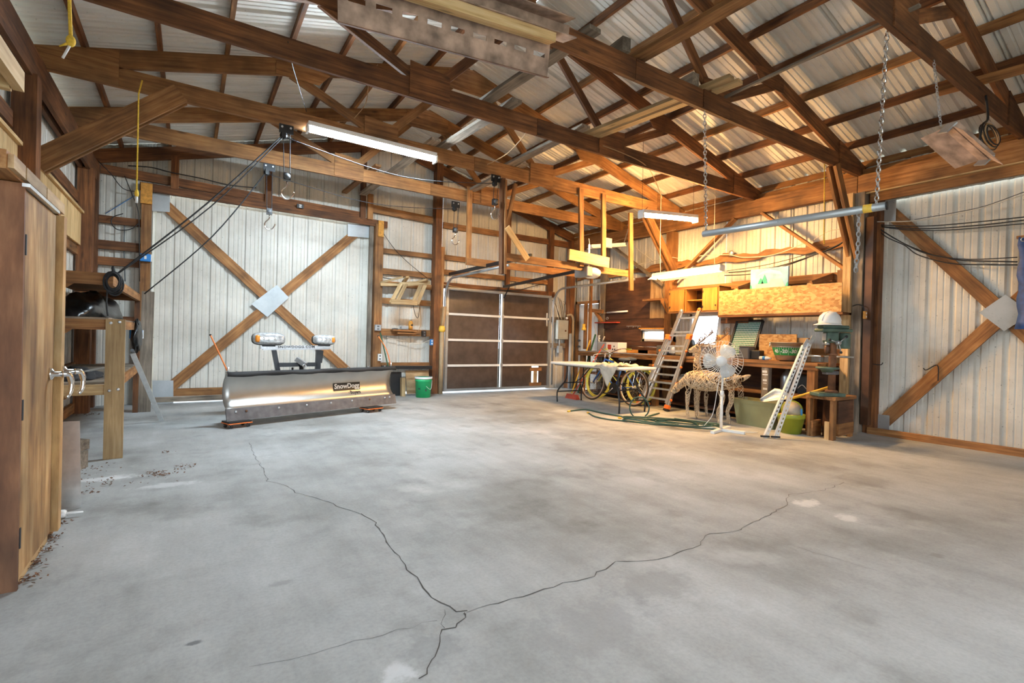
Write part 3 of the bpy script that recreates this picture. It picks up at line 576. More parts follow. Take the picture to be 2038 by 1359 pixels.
def cord(name, pts, r, m, label, cat='rope', group=None, n=6, sides=6): return tag(MB().tube(spline(pts, n), r, sides).build(name, m, None, True), label, cat, group)
coil = Vector((-.56,5.55,1.60)); sh2 = Vector((-.50,8.05,1.60))
w1 = H1[0]+Vector((-.05,-.03,-.10)); w2 = H2[0]+Vector((-.05,-.03,-.10))
cord('hoist_rope', [w1, w1.lerp(coil,.5)+Vector((0,0,-.05)), coil], .008, 'rope_black', 'black rope from the shop light hoist down to the rope coil', 'rope', 'hoist ropes')
cord('hoist_rope', [w1+Vector((.02,0,0)), w1.lerp(coil,.5)+Vector((.02,0,-.09)), coil+Vector((.02,.01,.02))], .006, 'rope_black', 'second strand beside the black rope to the rope coil', 'rope', 'hoist ropes')
cord('hoist_rope', [w2, w2.lerp(sh2,.45)+Vector((0,0,-.14)), sh2], .008, 'rope_black', 'black rope sagging from the sliding door hoist to the shelf corner', 'rope', 'hoist ropes')
cord('hoist_rope', [w1, w1.lerp(H3[0],.5)+Vector((0,-.03,-.22)), H3[0]+Vector((-.03,-.03,-.09))], .005, 'rope_black', 'thin rope strung between the two hoists of the lit truss', 'rope', 'hoist ropes')
cord('hoist_rope', [w2, w2.lerp(H4[0],.5)+Vector((0,-.03,-.20)), H4[0]+Vector((-.03,-.03,-.09))], .005, 'rope_black', 'thin rope strung between the two hoists of the far truss', 'rope', 'hoist ropes')
# yellow ropes
a = at(138,2,'y',4.60); b = at(141,76,'y',4.60)
o = thing('yellow_rope', 'thick knotted yellow rope dangling at the top left', 'rope', b, 'yellow ropes'); MB().tube([a+Vector((0,0,.5)), a, b], .011, 8).build('strand', 'yellow_rope', o, True)
MB().sph(b-Vector((0,0,.02)), .028, .025, .04).build('knot', 'yellow_rope', o, True); MB().tube([b-Vector((0,0,.03)), b-Vector((.06,0,.075))], [.012,.004]).build('frayed_end', 'yellow_rope', o, True); MB().tube([b-Vector((0,0,.04)), b-Vector((.04,0,.15))], .008).build('taped_end', 'white_plastic', o, True)
p0, p1, p2 = at(283,160,'y',6.02), at(276,187,'y',6.0), at(272,385,'y',6.0)
o = thing('yellow_rope', 'long thin yellow cord hanging straight down near the wide knee brace', 'rope', p2, 'yellow ropes'); MB().tube([p0, p1, p2], .007, 6).build('strand', 'yellow_rope', o, True); MB().sph(p2, .018, .018, .04).build('knot', 'yellow_rope', o, True); MB().tube([p2-Vector((0,0,.03)), p2-Vector((0,0,.09))], .012).build('taped_end', 'white_plastic', o, True)
cord('thin_rope', [at(1641,326,'y',3.15), at(1640,486,'y',3.15)], .006, 'yellow_rope', 'short yellow cord hanging by the right post brace', 'rope', 'yellow ropes')
# ================================================================ rusty slotted steel beam
def rusty():
    P = [at(672,45,'y',3.02), at(1088,155,'y',3.02)]; d = (P[1]-P[0]).normalized(); up = Vector((0,-.25,1)); up = (up-d*up.dot(d)).normalized(); n = d.cross(up)
    L = (P[1]-P[0]).length; o = thing('slotted_steel_beam', 'rusty slotted steel beam tied along a truss chord', 'steel beam', P[0])
    mb = MB(); cur = 0; sw = L/9.2    # web made of strips left between the slots
    def f(u, v, w): return P[0]+d*u+up*v-n*w*-1
    def hexa(m_, u0, u1, v0, v1, w0, w1): m_._hex([f(u0,v0,w0),f(u1,v0,w0),f(u1,v0,w1),f(u0,v0,w1),f(u0,v1,w0),f(u1,v1,w0),f(u1,v1,w1),f(u0,v1,w1)])
    hexa(mb, 0, L, 0, .125, 0, .006); hexa(mb, 0, L, .155, .26, 0, .006); edges = [0]
    for k in range(9):
        a = sw*(k+.35); edges += [a, a+sw*.62]
    edges.append(L)
    for i in range(0, len(edges), 2): hexa(mb, edges[i], edges[i+1], .125, .155, 0, .006)
    mb.build('web', 'rusty_steel', o)
    m2 = MB(); hexa(m2, 0, L, -.004, 0, 0, .03); m2.build('lip', 'rust', o)
    m2 = MB(); hexa(m2, -.1, L+.12, .26, .267, 0, .16); m2.build('top_flange', 'rusty_steel', o)
    m2 = MB(); hexa(m2, -.1, L+.12, .27, .36, .05, .06); hexa(m2, -.1, L+.06, .36, .367, .05, .20); m2.build('angle_iron', 'rusty_steel', o)
    m2 = MB(); hexa(m2, .1, L-.05, .20, .26, .05, .14); m2.build('filler_board', 'pine_board', o)
    cord('thin_rope', [at(950,-6,'y',3.165), at(985,18,'y',3.10), f(L*.86,.365,.12)], .006, 'yellow_rope', 'yellow cord tied to the rusty steel beam', 'rope', 'yellow ropes')
rusty()
# ================================================================ garage opener and its wooden hangers
def vx(px, y): return at(px, 500, 'y', y).x
th = thing('track_hanger', 'wooden board frame hanging from the farthest truss over the garage door', 'hanger', (4.7,7.66,2.4))
y1 = 7.66
def hb(par, m, y, a, b, w=.09, t=.038): MB().beam(at(*a,'y',y), at(*b,'y',y), t, w, (0,-1,0) if abs(a[0]-b[0]) < 15 and 0 else (0,0,1)).build('board', m, par) if abs(a[0]-b[0]) > abs(a[1]-b[1]) else MB().beam(at(*a,'y',y), at(*b,'y',y), t, w, (1,0,0)).build('board', m, par)
hb(th, 'mid_lumber', y1, (935,372), (932,527)); hb(th, 'mid_lumber', 7.62, (928,520), (1156,546), .12)
oh = thing('opener_hanger', 'wooden frame hanging from the lit truss, holding the garage door opener', 'hanger', (5.7,6.16,2.4)); y2 = 6.16
hb(oh, 'old_lumber', y2, (1000,356), (999,545), .055, .09); hb(oh, 'mid_lumber', y2-.05, (1006,358), (1005,545), .03, .05)
hb(oh, 'mid_lumber', 6.10, (1026,366), (1008,452), .05)
for a, b in (((1156,376),(1157,530)), ((1201,387),(1201,510)), ((1255,424),(1256,578))): hb(oh, 'mid_lumber', y2, a, b, .085)
hb(oh, 'pine_board', 6.11, (1132,506), (1211,523), .17); hb(oh, 'mid_lumber', 6.20, (1007,511), (1250,545), .11)
lb = MB().beam(at(1009,452,'y',6.075), at(1050,516,'y',6.13), .02, .09, (1,0,0)).build('loose_board', 'pine_board'); tag(lb, 'pale short board propped diagonally on the opener hanger', 'board')
go = thing('garage_opener', 'white and grey garage door opener with black drive rail', 'opener', at(1180,550,'y',6.1)); c = at(1180,541,'y',6.1)
B(c.x-.14, c.y-.02, c.z-.08, c.x-.02, c.y+.30, c.z+.08).build('motor_case', 'steel_grey', go, False, .01); MB().sph((c.x+.07, c.y+.12, c.z), .17, .16, .095).build('lamp_cover', 'white_plastic', go, True)
MB().beam((c.x-.02,c.y+.3,c.z+.05), (GXM,9.16,2.26), .04, .05).build('drive_rail', 'black_metal', go); MB().beam((GXM-.05,8.4,2.27), (GXM-.05,7.4,2.33), .05, .04).build('trolley', 'black', go)
MB().tube(spline([(GXM,8.9,2.27), (GXM+.02,9.05,2.15), (GXM+.03,9.18,2.02)]), .014, 6).build('door_arm', 'black_metal', go, True)
for s in (-.05,): MB().beam((c.x+s,c.y+.05,c.z+.08), (c.x+s,c.y+.05,c.z+.45), .03, .005).build('strap', 'zinc', go)
# ================================================================ left side
cab = thing('tall_cabinet', 'tall brown plywood cabinet cut off by the left edge', 'cabinet', (-.9,3.3,0))
FX, CY0, CY1 = -.605, 2.95, 3.70
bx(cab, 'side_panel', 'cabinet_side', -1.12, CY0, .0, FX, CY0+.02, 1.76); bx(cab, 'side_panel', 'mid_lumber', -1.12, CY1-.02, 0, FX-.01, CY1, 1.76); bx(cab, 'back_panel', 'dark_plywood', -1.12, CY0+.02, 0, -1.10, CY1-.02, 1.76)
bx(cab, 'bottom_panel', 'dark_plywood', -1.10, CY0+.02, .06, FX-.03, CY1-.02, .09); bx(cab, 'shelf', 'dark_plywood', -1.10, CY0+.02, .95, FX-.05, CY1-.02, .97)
bx(cab, 'top_box', 'mid_lumber', -1.12, 2.74, 1.765, FX-.012, 3.74, 1.84); bx(cab, 'kick_board', 'new_lumber', FX-.03, CY0+.02, 0, FX-.01, 3.56, .055)
for a, b in ((2.76,2.93), (2.95,3.30), (3.32,3.72)): bx(cab, 'drawer_front', 'plywood', FX-.012, a, 1.775, FX+.006, b, 1.83)
bx(cab, 'track_strip', 'aluminium', FX-.005, 2.93, 1.742, FX+.02, 3.52, 1.757)
dr = bx(cab, 'door', 'cabinet_door', FX-.018, CY0+.022, .05, FX, 3.55, 1.735)
ds = bx(cab, 'door', 'cabinet_door', FX-.01, 3.615, .03, FX+.022, 3.69, 1.75)
bx(cab, 'inner_post', 'dark_plywood', FX-.08, 3.555, .0, FX-.05, 3.64, 1.74)
for z in (1.50, .78, .22): bx(cab, 'hinge', 'black', FX-.002, CY0+.022, z-.045, FX+.004, CY0+.034, z+.045)
for y, x, p in ((3.475, FX, dr), (3.66, FX+.022, ds)):
    h = MB().lathe([(.034,0),(.030,.012),(.014,.02),(.014,.05)], (x, y, .90), 14, (1,0,0)).build('handle', 'chrome', p, True)
    MB().tube(spline([(x+.05,y-.005,.90), (x+.075,y+.004,.895), (x+.085,y+.012,.85), (x+.082,y+.004,.80), (x+.068,y-.008,.775)], 4), [.017]*4+[.015]*4+[.012]*4+[.010]*4+[.006], 8).build('handle', 'chrome', p, True)
# overhead wooden rack, near left
rk = thing('overhead_rack', 'pale wooden rack hanging at the top left edge', 'rack', (-.95,2.4,2.28))
bx(rk, 'side_rail', 'pine_board', -.74, .9, 2.29, -.70, 3.37, 2.385); bx(rk, 'end_rail', 'pine_board', -1.25, 3.33, 2.28, -.745, 3.37, 2.37); bx(rk, 'deck', 'grey_lumber', -1.25, .9, 2.37, -.745, 3.33, 2.385); bx(rk, 'cross_rail', 'pine_board', -1.25, 2.9, 2.28, -.745, 2.94, 2.37)
bx(rk, 'hanger_board', 'mid_lumber', -1.10, 3.372, 2.28, -1.0, 3.41, 3.45)
# ---- shelf unit of rough lumber
su = thing('lumber_shelf', 'rough lumber shelf unit in the back left corner', 'shelf', (-.9,7,0))
for z, deck in ((1.61, 1), (1.22, 1), (.65, 1)):
    bx(su, 'end_rail', 'mid_lumber' if z > .7 else 'new_lumber', -1.25, 5.585, z-.09, -.57, 5.625, z); bx(su, 'side_rail', 'mid_lumber', -.61, 5.63, z-.09, -.57, 8.46, z)
    bx(su, 'end_rail', 'old_lumber', -1.10, 8.42, z-.09, -.615, 8.46, z)
    y = 5.63
    while y < 8.3:
        w = min(random.uniform(.26,.36), 8.46-y); bx(su, 'deck_board', 'grey_lumber' if z < 1.5 else 'mid_lumber', -1.24, y, z+.0005, -.60, y+w-.012, z+.018); y += w
for z in (1.52, 1.13, .56):
    MB().prism([(-1.25,z), (-.84,z), (-.88,z-.035), (-1.25,z-.13)], (0,5.64,0), (1,0,0), (0,0,1), .02).build('corner_brace', 'mid_lumber', su)
p = bx(su, 'post', 'new_lumber', -.61, 5.545, 0, -.475, 5.583, 1.225)
for z in (1.19, .60):
    for x in (-.575, -.515): MB().lathe([(.013,0),(.013,.008),(.006,.014)], (x, 5.545, z+(.01 if x > -.55 else 0)), 8, (0,-1,0)).build('bolt', 'zinc', p)
MB().beam((-.50,8.50,0), (-.485,8.50,1.66), .14, .04, (0,1,0)).build('post', 'grey_lumber', su); bx(su, 'post', 'old_lumber', -.63, 8.465, 0, -.57, 8.50, 1.61)
# bin bags, coils, rods on the shelves
def lumpy(name, c, rx, ry, rz, m, label, cat, seed, amp=.3, fl=True):
    rnd = random.Random(seed); ph = [(rnd.uniform(2,9), rnd.uniform(2,9), rnd.uniform(0,6)) for _ in range(7)]; mb = MB(); n, k = 40, 16; vs = []
    for i in range(k+1):
        th = PI*i/k
        for j in range(n):
            a = 2*PI*j/n; d = 1+amp*sum(math.sin(p[0]*th+p[2])*math.cos(round(p[1])*a+p[2]) for p in ph)/5
            z = math.cos(th)*rz*d
            vs.append((c[0]+math.sin(th)*math.cos(a)*rx*d, c[1]+math.sin(th)*math.sin(a)*ry*d, c[2]+(max(z, -.0) if fl else z)))
    fs = [(i*n+j, (i+1)*n+j, (i+1)*n+(j+1) % n, i*n+(j+1) % n) for i in range(k) for j in range(n)]
    return tag(mb.add(vs, fs).build(name, m, None, True), label, cat)
lumpy('bin_bag', (-.88,6.75,1.24), .26, 1.0, .25, 'bag', 'black plastic bag lying on the middle shelf', 'bag', 3, .25)
lumpy('bin_bag', (-.56,7.9,1.05), .055, .30, .20, 'bag', 'end of black plastic hanging over the shelf edge', 'bag', 5, .25, False)
lumpy('cable_heap', (-.93,6.15,.67), .22, .38, .09, 'rope_black', 'heap of dark cable on the low shelf', 'cable', 8, .35)
o = thing('rope_coil', 'hank of black rope hung on the shelf corner', 'rope', (-.56,5.53,1.50))
for k in range(7): MB().torus((-.56+random.uniform(-.012,.012), 5.535-.008*k, 1.545+random.uniform(-.02,.01)), .055+random.uniform(-.012,.008), .008, (0.15*random.uniform(-1,1),1,0), 16, 5, 1.6, (1,0,0)).build('loop', 'rope_black', o, True)
MB().tube(spline([(-.56,5.51,1.62),(-.565,5.50,1.67),(-.555,5.52,1.62)]), .012, 6).build('knot', 'rope_black', o, True); MB().tube(spline([(-.60,5.53,1.50),(-.605,5.53,1.36),(-.595,5.53,1.25)]), .007, 5).build('tail', 'rope_black', o, True)
tag(MB().tube(spline([(-.80,5.98,.74),(-.70,5.92,.765),(-.62,5.86,.785),(-.615,5.86,.80),(-.62,5.86,.88)], 4), .010, 6).build('bent_rod', 'white_plastic', None, True), 'bent white rod on the low shelf', 'rod')
def ebox(c, s, label, m='blue', nrm=(0,-1,0), grp='blue outlet boxes'):
    o = thing('outlet_box', label, 'outlet box', c, grp); B(c[0]-s, c[1]-.03, c[2]-s*.85, c[0]+s, c[1]+.03, c[2]+s*.85).build('box', m, o, False, .006); B(c[0]-s*.22, c[1]-.033, c[2]-s*.35, c[0]+s*.22, c[1]-.028, c[2]+s*.35).build('sticker', 'print_white', o)
    if m == 'blue': B(c[0]+s, c[1]-.02, c[2]-s*.8, c[0]+s+.012, c[1]+.02, c[2]+s*.8).build('rim', 'white_plastic', o)
ebox((-.98,5.55,1.165), .075, 'blue outlet box on the shelf end rail'); ebox((-.60,8.38,1.07), .07, 'blue outlet box low on the far shelf post'); ebox((-.565,9.18,2.20), .065, 'blue outlet box up on the door post')
# aluminium bar leaning on the shelf
p, q = at(264,703,'x',-.53), at(322,838,'z',0.005)
tag(MB().beam(p, q, .05, .022, (0,-1,0)).build('aluminium_bar', 'aluminium'), 'bright aluminium bar leaning against the shelf side', 'bar')
tag(MB().tube([at(263,697,'x',-.55), at(266,703,'x',-.55)], .02, 8).build('bar_clamp', 'dark_grey'), 'small dark clamp at the top of the leaning bar', 'clamp')
tag(MB().add([Vector(v) for v in ((-.80,4.14,.003),(-.555,4.12,.003),(-.565,4.08,.56),(-.80,4.10,.56),(-.80,4.144,.003),(-.555,4.124,.003),(-.565,4.084,.56),(-.80,4.104,.56))], [(0,1,2,3),(7,6,5,4),(0,4,5,1),(1,5,6,2),(2,6,7,3),(3,7,4,0)]).build('metal_sheet', 'aluminium'), 'thin grey sheet standing behind the cabinet end', 'sheet')
o = thing('caulk_tube', 'white caulk tube lying on the floor at the cabinet foot', 'tube', (-.57,3.95,0))
MB().lathe([(.024,0),(.024,.19),(.02,.2)], (-.80,3.97,.025), 14, (1,-.1,0)).build('barrel', 'white_plastic', o, True); MB().lathe([(.0245,.10),(.0245,.15)], (-.80,3.97,.025), 14, (1,-.1,0)).build('label_band', 'dark_grey', o, True); MB().lathe([(.0246,.08),(.0246,.10)], (-.80,3.97,.025), 14, (1,-.1,0)).build('yellow_band', 'yellow', o, True); MB().lathe([(.009,.2),(.005,.28)], (-.80,3.97,.025), 10, (1,-.1,0)).build('nozzle', 'white_plastic', o, True)
for p, q, w, l in (((-1.05,6.3,.05),(-.80,6.05,.05),.09,'short scrap board on the floor under the shelf'), ((-1.0,5.7,.03),(-.86,6.0,.03),.06,'small wood offcut under the near end of the shelf'), ((-.86,5.3,.07),(-.70,5.25,.07),.14,'dusty square timber on the floor before the shelf')):
    tag(MB().beam(p, q, w, w).build('scrap_wood', 'grey_lumber'), l, 'wood', 'floor scraps')
def litter(label, spots, seed):
    rnd = random.Random(seed); mb = MB()
    for (px, py, n, sp) in spots:
        c = at(px, py, 'z', 0)
        for _ in range(n):
            x = c.x+rnd.gauss(0, sp); y = c.y+rnd.gauss(0, sp*1.1); s = rnd.uniform(.004,.015); a = rnd.uniform(0,6.3); z = .002+abs(rnd.gauss(0,.006))
            P = [Vector((x+math.cos(a+k)*s*r, y+math.sin(a+k)*s*r, z+rnd.uniform(0,.012))) for k, r in ((0,1),(1.3,.5),(PI,1),(4.6,.55))]
            mb.add(P, [(0,1,2,3)])
    o = mb.build('dry_leaves', 'leaf'); o['kind'] = 'stuff'; tag(o, label, 'leaves')
litter('dry leaves and crumbs strewn on the floor by the shelf post', [(315,945,70,.05),(368,930,30,.04),(330,901,14,.03),(165,940,45,.10),(180,965,30,.08),(165,985,24,.05),(300,950,10,.10),(220,960,8,.10),(185,825,40,.07)], 4)
litter('grit and dirt along the foot of the cabinet', [(66,1125,50,.03),(100,1075,45,.03),(55,1155,35,.025),(85,1098,40,.03),(118,1045,25,.03)], 9)
# ================================================================ text helper
def text(s, size, fn, m, par, name, bold=0.0, spacing=1.0):
    cu = bpy.data.curves.new('lettering', 'FONT'); cu.body = s; cu.size = size; cu.align_x = 'CENTER'; cu.align_y = 'CENTER'; cu.offset = bold; cu.space_character = spacing; cu.resolution_u = 3
    ob = bpy.data.objects.new('lettering', cu); C.objects.link(ob); dg = bpy.context.evaluated_depsgraph_get(); me = bpy.data.meshes.new_from_object(ob.evaluated_get(dg))
    vs = [fn(v.co.x, v.co.y) for v in me.vertices]; fs = [tuple(p.vertices) for p in me.polygons]
    bpy.data.objects.remove(ob); bpy.data.curves.remove(cu); bpy.data.meshes.remove(me)
    return MB().add(vs, fs).build(name, m, par)
# ================================================================ snow plow
PA, PB = Vector((.384,6.734,0)), Vector((2.708,7.549,0)); PL = (PB-PA).length; pd = (PB-PA)/PL; pn = Vector((pd.y,-pd.x,0))   # pn points at the viewer
prof = [(-.01,.215),(-.06,.26),(-.095,.31),(-.118,.37),(-.122,.44),(-.108,.51),(-.078,.57),(-.035,.63),(-.015,.65)]
def pf(u, v, z): return PA+pd*u+pn*v+Vector((0,0,z))
def face(u, s):      # point on the mouldboard at length u and height s, slightly proud
    for (a, b), (c, e) in zip(prof, prof[1:]):
        if b <= s <= e: k = (s-b)/(e-b); return pf(u, a+(c-a)*k+.011, s)
    return pf(u, prof[-1][0], s)
sp = thing('snow_plow', 'stainless snow plow blade on small dollies', 'snow plow', PA.lerp(PB,.5))
vs = []; fs = []; n = 28; k = len(prof)
for i in range(n+1):
    for a, z in prof: vs.append(pf(PL*i/n, a, z))
for i in range(n):
    for j in range(k-1): fs.append((i*k+j, (i+1)*k+j, (i+1)*k+j+1, i*k+j+1))
o = MB().add(vs, fs).build('mouldboard', 'stainless', sp, True); md = o.modifiers.new('thick', 'SOLIDIFY'); md.thickness = .012; md.offset = 0
MB()._hex([pf(-.01,.045,.085),pf(PL+.02,.045,.085),pf(PL+.02,.03,.083),pf(-.01,.03,.083),pf(-.01,.008,.225),pf(PL+.02,.008,.225),pf(PL+.02,-.012,.225),pf(-.01,-.012,.225)]).build('cutting_edge', 'cast_iron', sp)
for i, u in enumerate((.10,.22,.62,1.0,1.36,1.70,2.0,2.28,2.37)): MB().lathe([(.016,0),(.014,.008),(.004,.012)], pf(u,.018,.185), 10, pn).build('bolt', 'zinc' if i not in (1,6) else 'rust', sp, True)
vs = []; fs = []
for i in range(n+1):
    u = PL*1.01*i/n; s = .012*math.sin(i*.7)
    for a, z in ((-.03,.66),(.01,.663),(.03,.648),(.034+s,.628),(.028+s,.610-abs(s))): vs.append(pf(u, a-.02, z))
    if i: fs += [((i-1)*5+j, i*5+j, i*5+j+1, (i-1)*5+j+1) for j in range(4)]
MB().add(vs, fs).build('rubber_flap', 'rubber', sp, True).modifiers.new('thick', 'SOLIDIFY').thickness = .006
for u in (.12,.55,.98,1.65,2.0,2.3): MB().lathe([(.012,0),(.012,.012)], pf(u,-.03,.663), 8).build('flap_bolt', 'zinc', sp)
for u in (.5, 1.2, 1.95): MB()._hex([pf(u,-.135,.25),pf(u+.03,-.135,.25),pf(u+.03,-.28,.25),pf(u,-.28,.25),pf(u,-.135,.60),pf(u+.03,-.135,.60),pf(u+.03,-.2,.60),pf(u,-.2,.60)]).build('rear_rib', 'black_metal', sp)
MB().beam(pf(.1,-.24,.30), pf(PL-.1,-.24,.30), .08, .08).build('rear_beam', 'black_metal', sp)
for u0, tp, l in ((.02,(418,665),'l'), (2.42,(752,667),'r')):
    b = pf(u0,-.03,.66); tpt = at(*tp,'y',b.y); m_ = b.lerp(tpt,.97); mid = b.lerp(tpt,.5)+(Vector((.03,0,.02)) if l == 'r' else Vector((0,0,0)))
    mk = MB().tube(spline([b,mid,m_],4), .008, 8).build('marker_stick', 'orange_cord', sp, True); MB().tube([m_, tpt], .012, 8).build('tip', 'black', mk, True); MB().tube([b-Vector((0,0,.02)), b+Vector((0,0,.06))], .013, 8).build('spring', 'zinc', mk, True)
b = pf(2.38,-.05,.66); MB().tube([b, at(757,662,'y',b.y)], .010, 6).build('side_strip', 'dark_green', sp)
# lettering on the face
ctr, lz = 1.69, .385
def onf(du, dz): return lambda x, y: face(ctr+du+x, lz+dz+y)
vs = []; fs = []; hw, hh, rr = .222, .056, .016
outl = [(hw-rr+rr*math.cos(a), hh-rr+rr*math.sin(a)) for a in (0,.5,1.07,1.57)]+[(-hw+rr-rr*math.sin(a), hh-rr+rr*math.cos(a)) for a in (0,.5,1.07,1.57)]
outl += [(-x, -y) for x, y in outl]
gv = []; gf = []; GN = 12
for i in range(GN+1):
    x = -hw+2*hw*i/GN
    for y in (-hh, -hh/2, 0, hh/2, hh): p = face(ctr+x, lz+y); gv.append(p)
    if i: gf += [((i-1)*5+j, i*5+j, i*5+j+1, (i-1)*5+j+1) for j in range(4)]
MB().add(gv, gf).build('name_plate', 'ink', sp)
def proud(f, d): return lambda x, y: f(x, y)+pn*d
text('SnowDogg', .096, proud(onf(0,.006), .004), 'print_white', sp, 'lettering', .0025, .98)
text('by', .03, onf(.02,-.092), 'ink', sp, 'lettering'); text('Buyers', .064, onf(.125,-.088), 'ink', sp, 'lettering', .002)
# headgear: uprights, cross bar, light bar with two lamps
hy = 7.45
def hp(px, py, dy=0): return at(px, py, 'y', hy+dy)
for a, b, w in (((545,696),(553,738),.06), ((634,696),(632,736),.07)): MB().beam(hp(*a), hp(*b), .05, w, (1,0,0)).build('upright', 'black_metal', sp)
MB().beam(hp(551,726), hp(632,725), .05, .055).build('cross_bar', 'black_metal', sp)
MB().beam(hp(640,697), hp(637,722), .03, .05, (1,0,0)).build('bracket', 'black_metal', sp)
MB().beam(hp(518,691), hp(658,690), .07, .04).build('light_bar', 'zinc', sp); MB().beam(hp(523,695), hp(655,694), .06, .02).build('light_bar_channel', 'steel_grey', sp)
p0, p1 = hp(518,691,-.037), hp(658,690,-.037); bd = (p1-p0).normalized(); bc = p0.lerp(p1, .5)
text('SNOWDOGG.COM', .05, lambda x, y: bc+bd*x+Vector((.0,0,1))*y*.85, 'ink', sp, 'lettering', .002, 1.15)
MB().beam(hp(590,714,-.05), hp(608,726,-.1), .10, .06).build('coupler', 'steel_grey', sp); MB().tube([hp(600,722,-.05), hp(600,738,-.05)], .03, 8).build('coupler_post', 'black_metal', sp); MB().torus(hp(606,728,-.14), .022, .007, (0,1,0), 12, 5).build('ring', 'chrome', sp, True); MB().tube([hp(582,731), hp(582,738)], .015, 6).build('pin', 'black', sp)
for c, w, h, sg in (((535,674),.20,.082,-1), ((645,676),.155,.068,1)):
    c = hp(*c, -.03); hs = MB().sph(c, w, .09, h, 28, 14, None, .6).build('headlight', 'lens', sp, True)
    MB().sph(c+Vector((0,.035,-.004)), w*1.04, .085, h*1.07, 28, 14, None, .6).build('shell', 'black', hs, True); MB().sph(c+Vector((sg*w*.70,-.062,0)), w*.16, .03, h*.6, 12, 8, None, .6).build('indicator', 'amber', hs, True)
    for k in (-.3,.05,.35): MB().sph(c+Vector((-sg*k*w*-1,-.062,0)), w*.17, .03, h*.55).build('reflector', 'chrome', hs, True)
    MB().beam(c-Vector((.08,0,h+.012)), c+Vector((.08,0,-h-.012)), .06, .02).build('lamp_foot', 'black', hs)
# dollies
def dolly(px, py, label):
    c = Vector((px, py, 0)); o = thing('plow_dolly', label, 'dolly', c, 'plow dollies')
    for s, r, m, z0, z1 in ((0,.0,'black',.075,.085),): MB()._hex([c+pd*a+pn*b_+Vector((0,0,z)) for z in (.062,.078) for a, b_ in ((-.13,-.10),(.13,-.10),(.13,.10),(-.13,.10))]).build('deck', 'black', o)
    MB()._hex([c+pd*a+pn*b_+Vector((0,0,z)) for z in (.050,.060) for a, b_ in ((-.135,-.105),(.135,-.105),(.135,.105),(-.135,.105))]).build('rim', 'orange', o)
    for a in (-.10, .10):
        for b_ in (-.075, .075):
            w = c+pd*a+pn*b_+Vector((0,0,.024)); MB().lathe([(.022,-.014),(.024,-.008),(.024,.008),(.022,.014)], w, 14, pd).build('caster', 'rubber', o, True); MB().lathe([(.009,-.018),(.009,.018)], w, 8, pd).build('axle', 'zinc', o); MB().tube([w+Vector((0,0,.02)), w+Vector((0,0,.045))], .02, 8).build('fork', 'steel_grey', o)
dolly(.50,6.79,'black and orange dolly under the left end of the plow'); dolly(2.30,7.36,'black and orange dolly under the right end of the plow')
# ================================================================ by the back wall
bc = at(842,790,'z',0); bc.z = 0; bk_ = thing('bucket', 'bright green bucket with white rim', 'bucket', bc)
MB().lathe([(.001,.0),(.135,0),(.15,.30),(.158,.305),(.158,.325),(.152,.33),(.155,.37),(.15,.37),(.145,.33),(.13,.02),(.001,.02)], bc, 28, cap=False).build('pail', 'bright_green', bk_, True)
MB().lathe([(.163,.345),(.168,.36),(.165,.385),(.15,.385)], bc, 28, cap=False).build('rim', 'white_plastic', bk_, True)
fa = math.atan2(-bc.y, -bc.x)
text('SANI', .035, lambda x, y: bc+Vector((math.cos(fa-.5+x/.147)*.149, math.sin(fa-.5+x/.147)*.149, .17+y)), 'dark_green', bk_, 'print') if 0 else None
for a0, z0, w, h in ((fa+.35,.12,.035,.045), (fa-.55,.15,.05,.03)):
    MB().add([bc+Vector((math.cos(a0+i*w/.15)*r_, math.sin(a0+i*w/.15)*r_, z0+j*h)) for j, r_ in ((0,.1435),(1,.1475)) for i in (-.5,0,.5)], [(0,1,4,3),(1,2,5,4)]).build('print', 'dark_green', bk_)
MB().tube(spline([bc+Vector((.16*math.cos(fa+1.5), .16*math.sin(fa+1.5), .32)), bc+Vector((.175*math.cos(fa+.9), .175*math.sin(fa+.9), .16)), bc+Vector((.175*math.cos(fa+.3), .175*math.sin(fa+.3), .22))]), .004, 5).build('handle', 'white_plastic', bk_, True)
def lean(name, m, px0, py0, px1, py1, y, t, tilt, label, cat='board'):
    a = at(px0, py1, 'y', y); b = at(px1, py0, 'y', y); z0 = max(.0, a.z)
    return tag(MB()._hex([(a.x,y-tilt,z0),(b.x,y-tilt,z0),(b.x,y-tilt+t,z0),(a.x,y-tilt+t,z0),(a.x,y,b.z),(b.x,y,b.z),(b.x,y+t,b.z),(a.x,y+t,b.z)]).build(name, m), label, cat)
lean('plywood_offcut', 'plywood', 806, 737, 853, 783, 9.12, .015, .10, 'pale plywood offcut leaning behind the green bucket'); lean('dark_panel', 'black_metal', 776, 740, 799, 787, 9.14, .02, .06, 'dark panel leaning right of the plow', 'panel')
lean('small_board', 'new_lumber', 799, 752, 807, 790, 8.98, .09, .02, 'short upright board between plow and bucket'); 
a, b = at(760,731,'y',9.10), at(858,731,'y',9.10); tag(MB().beam(a, b, .12, .06).build('black_rail', 'black_metal'), 'black rail along the wall behind the plow', 'rail')
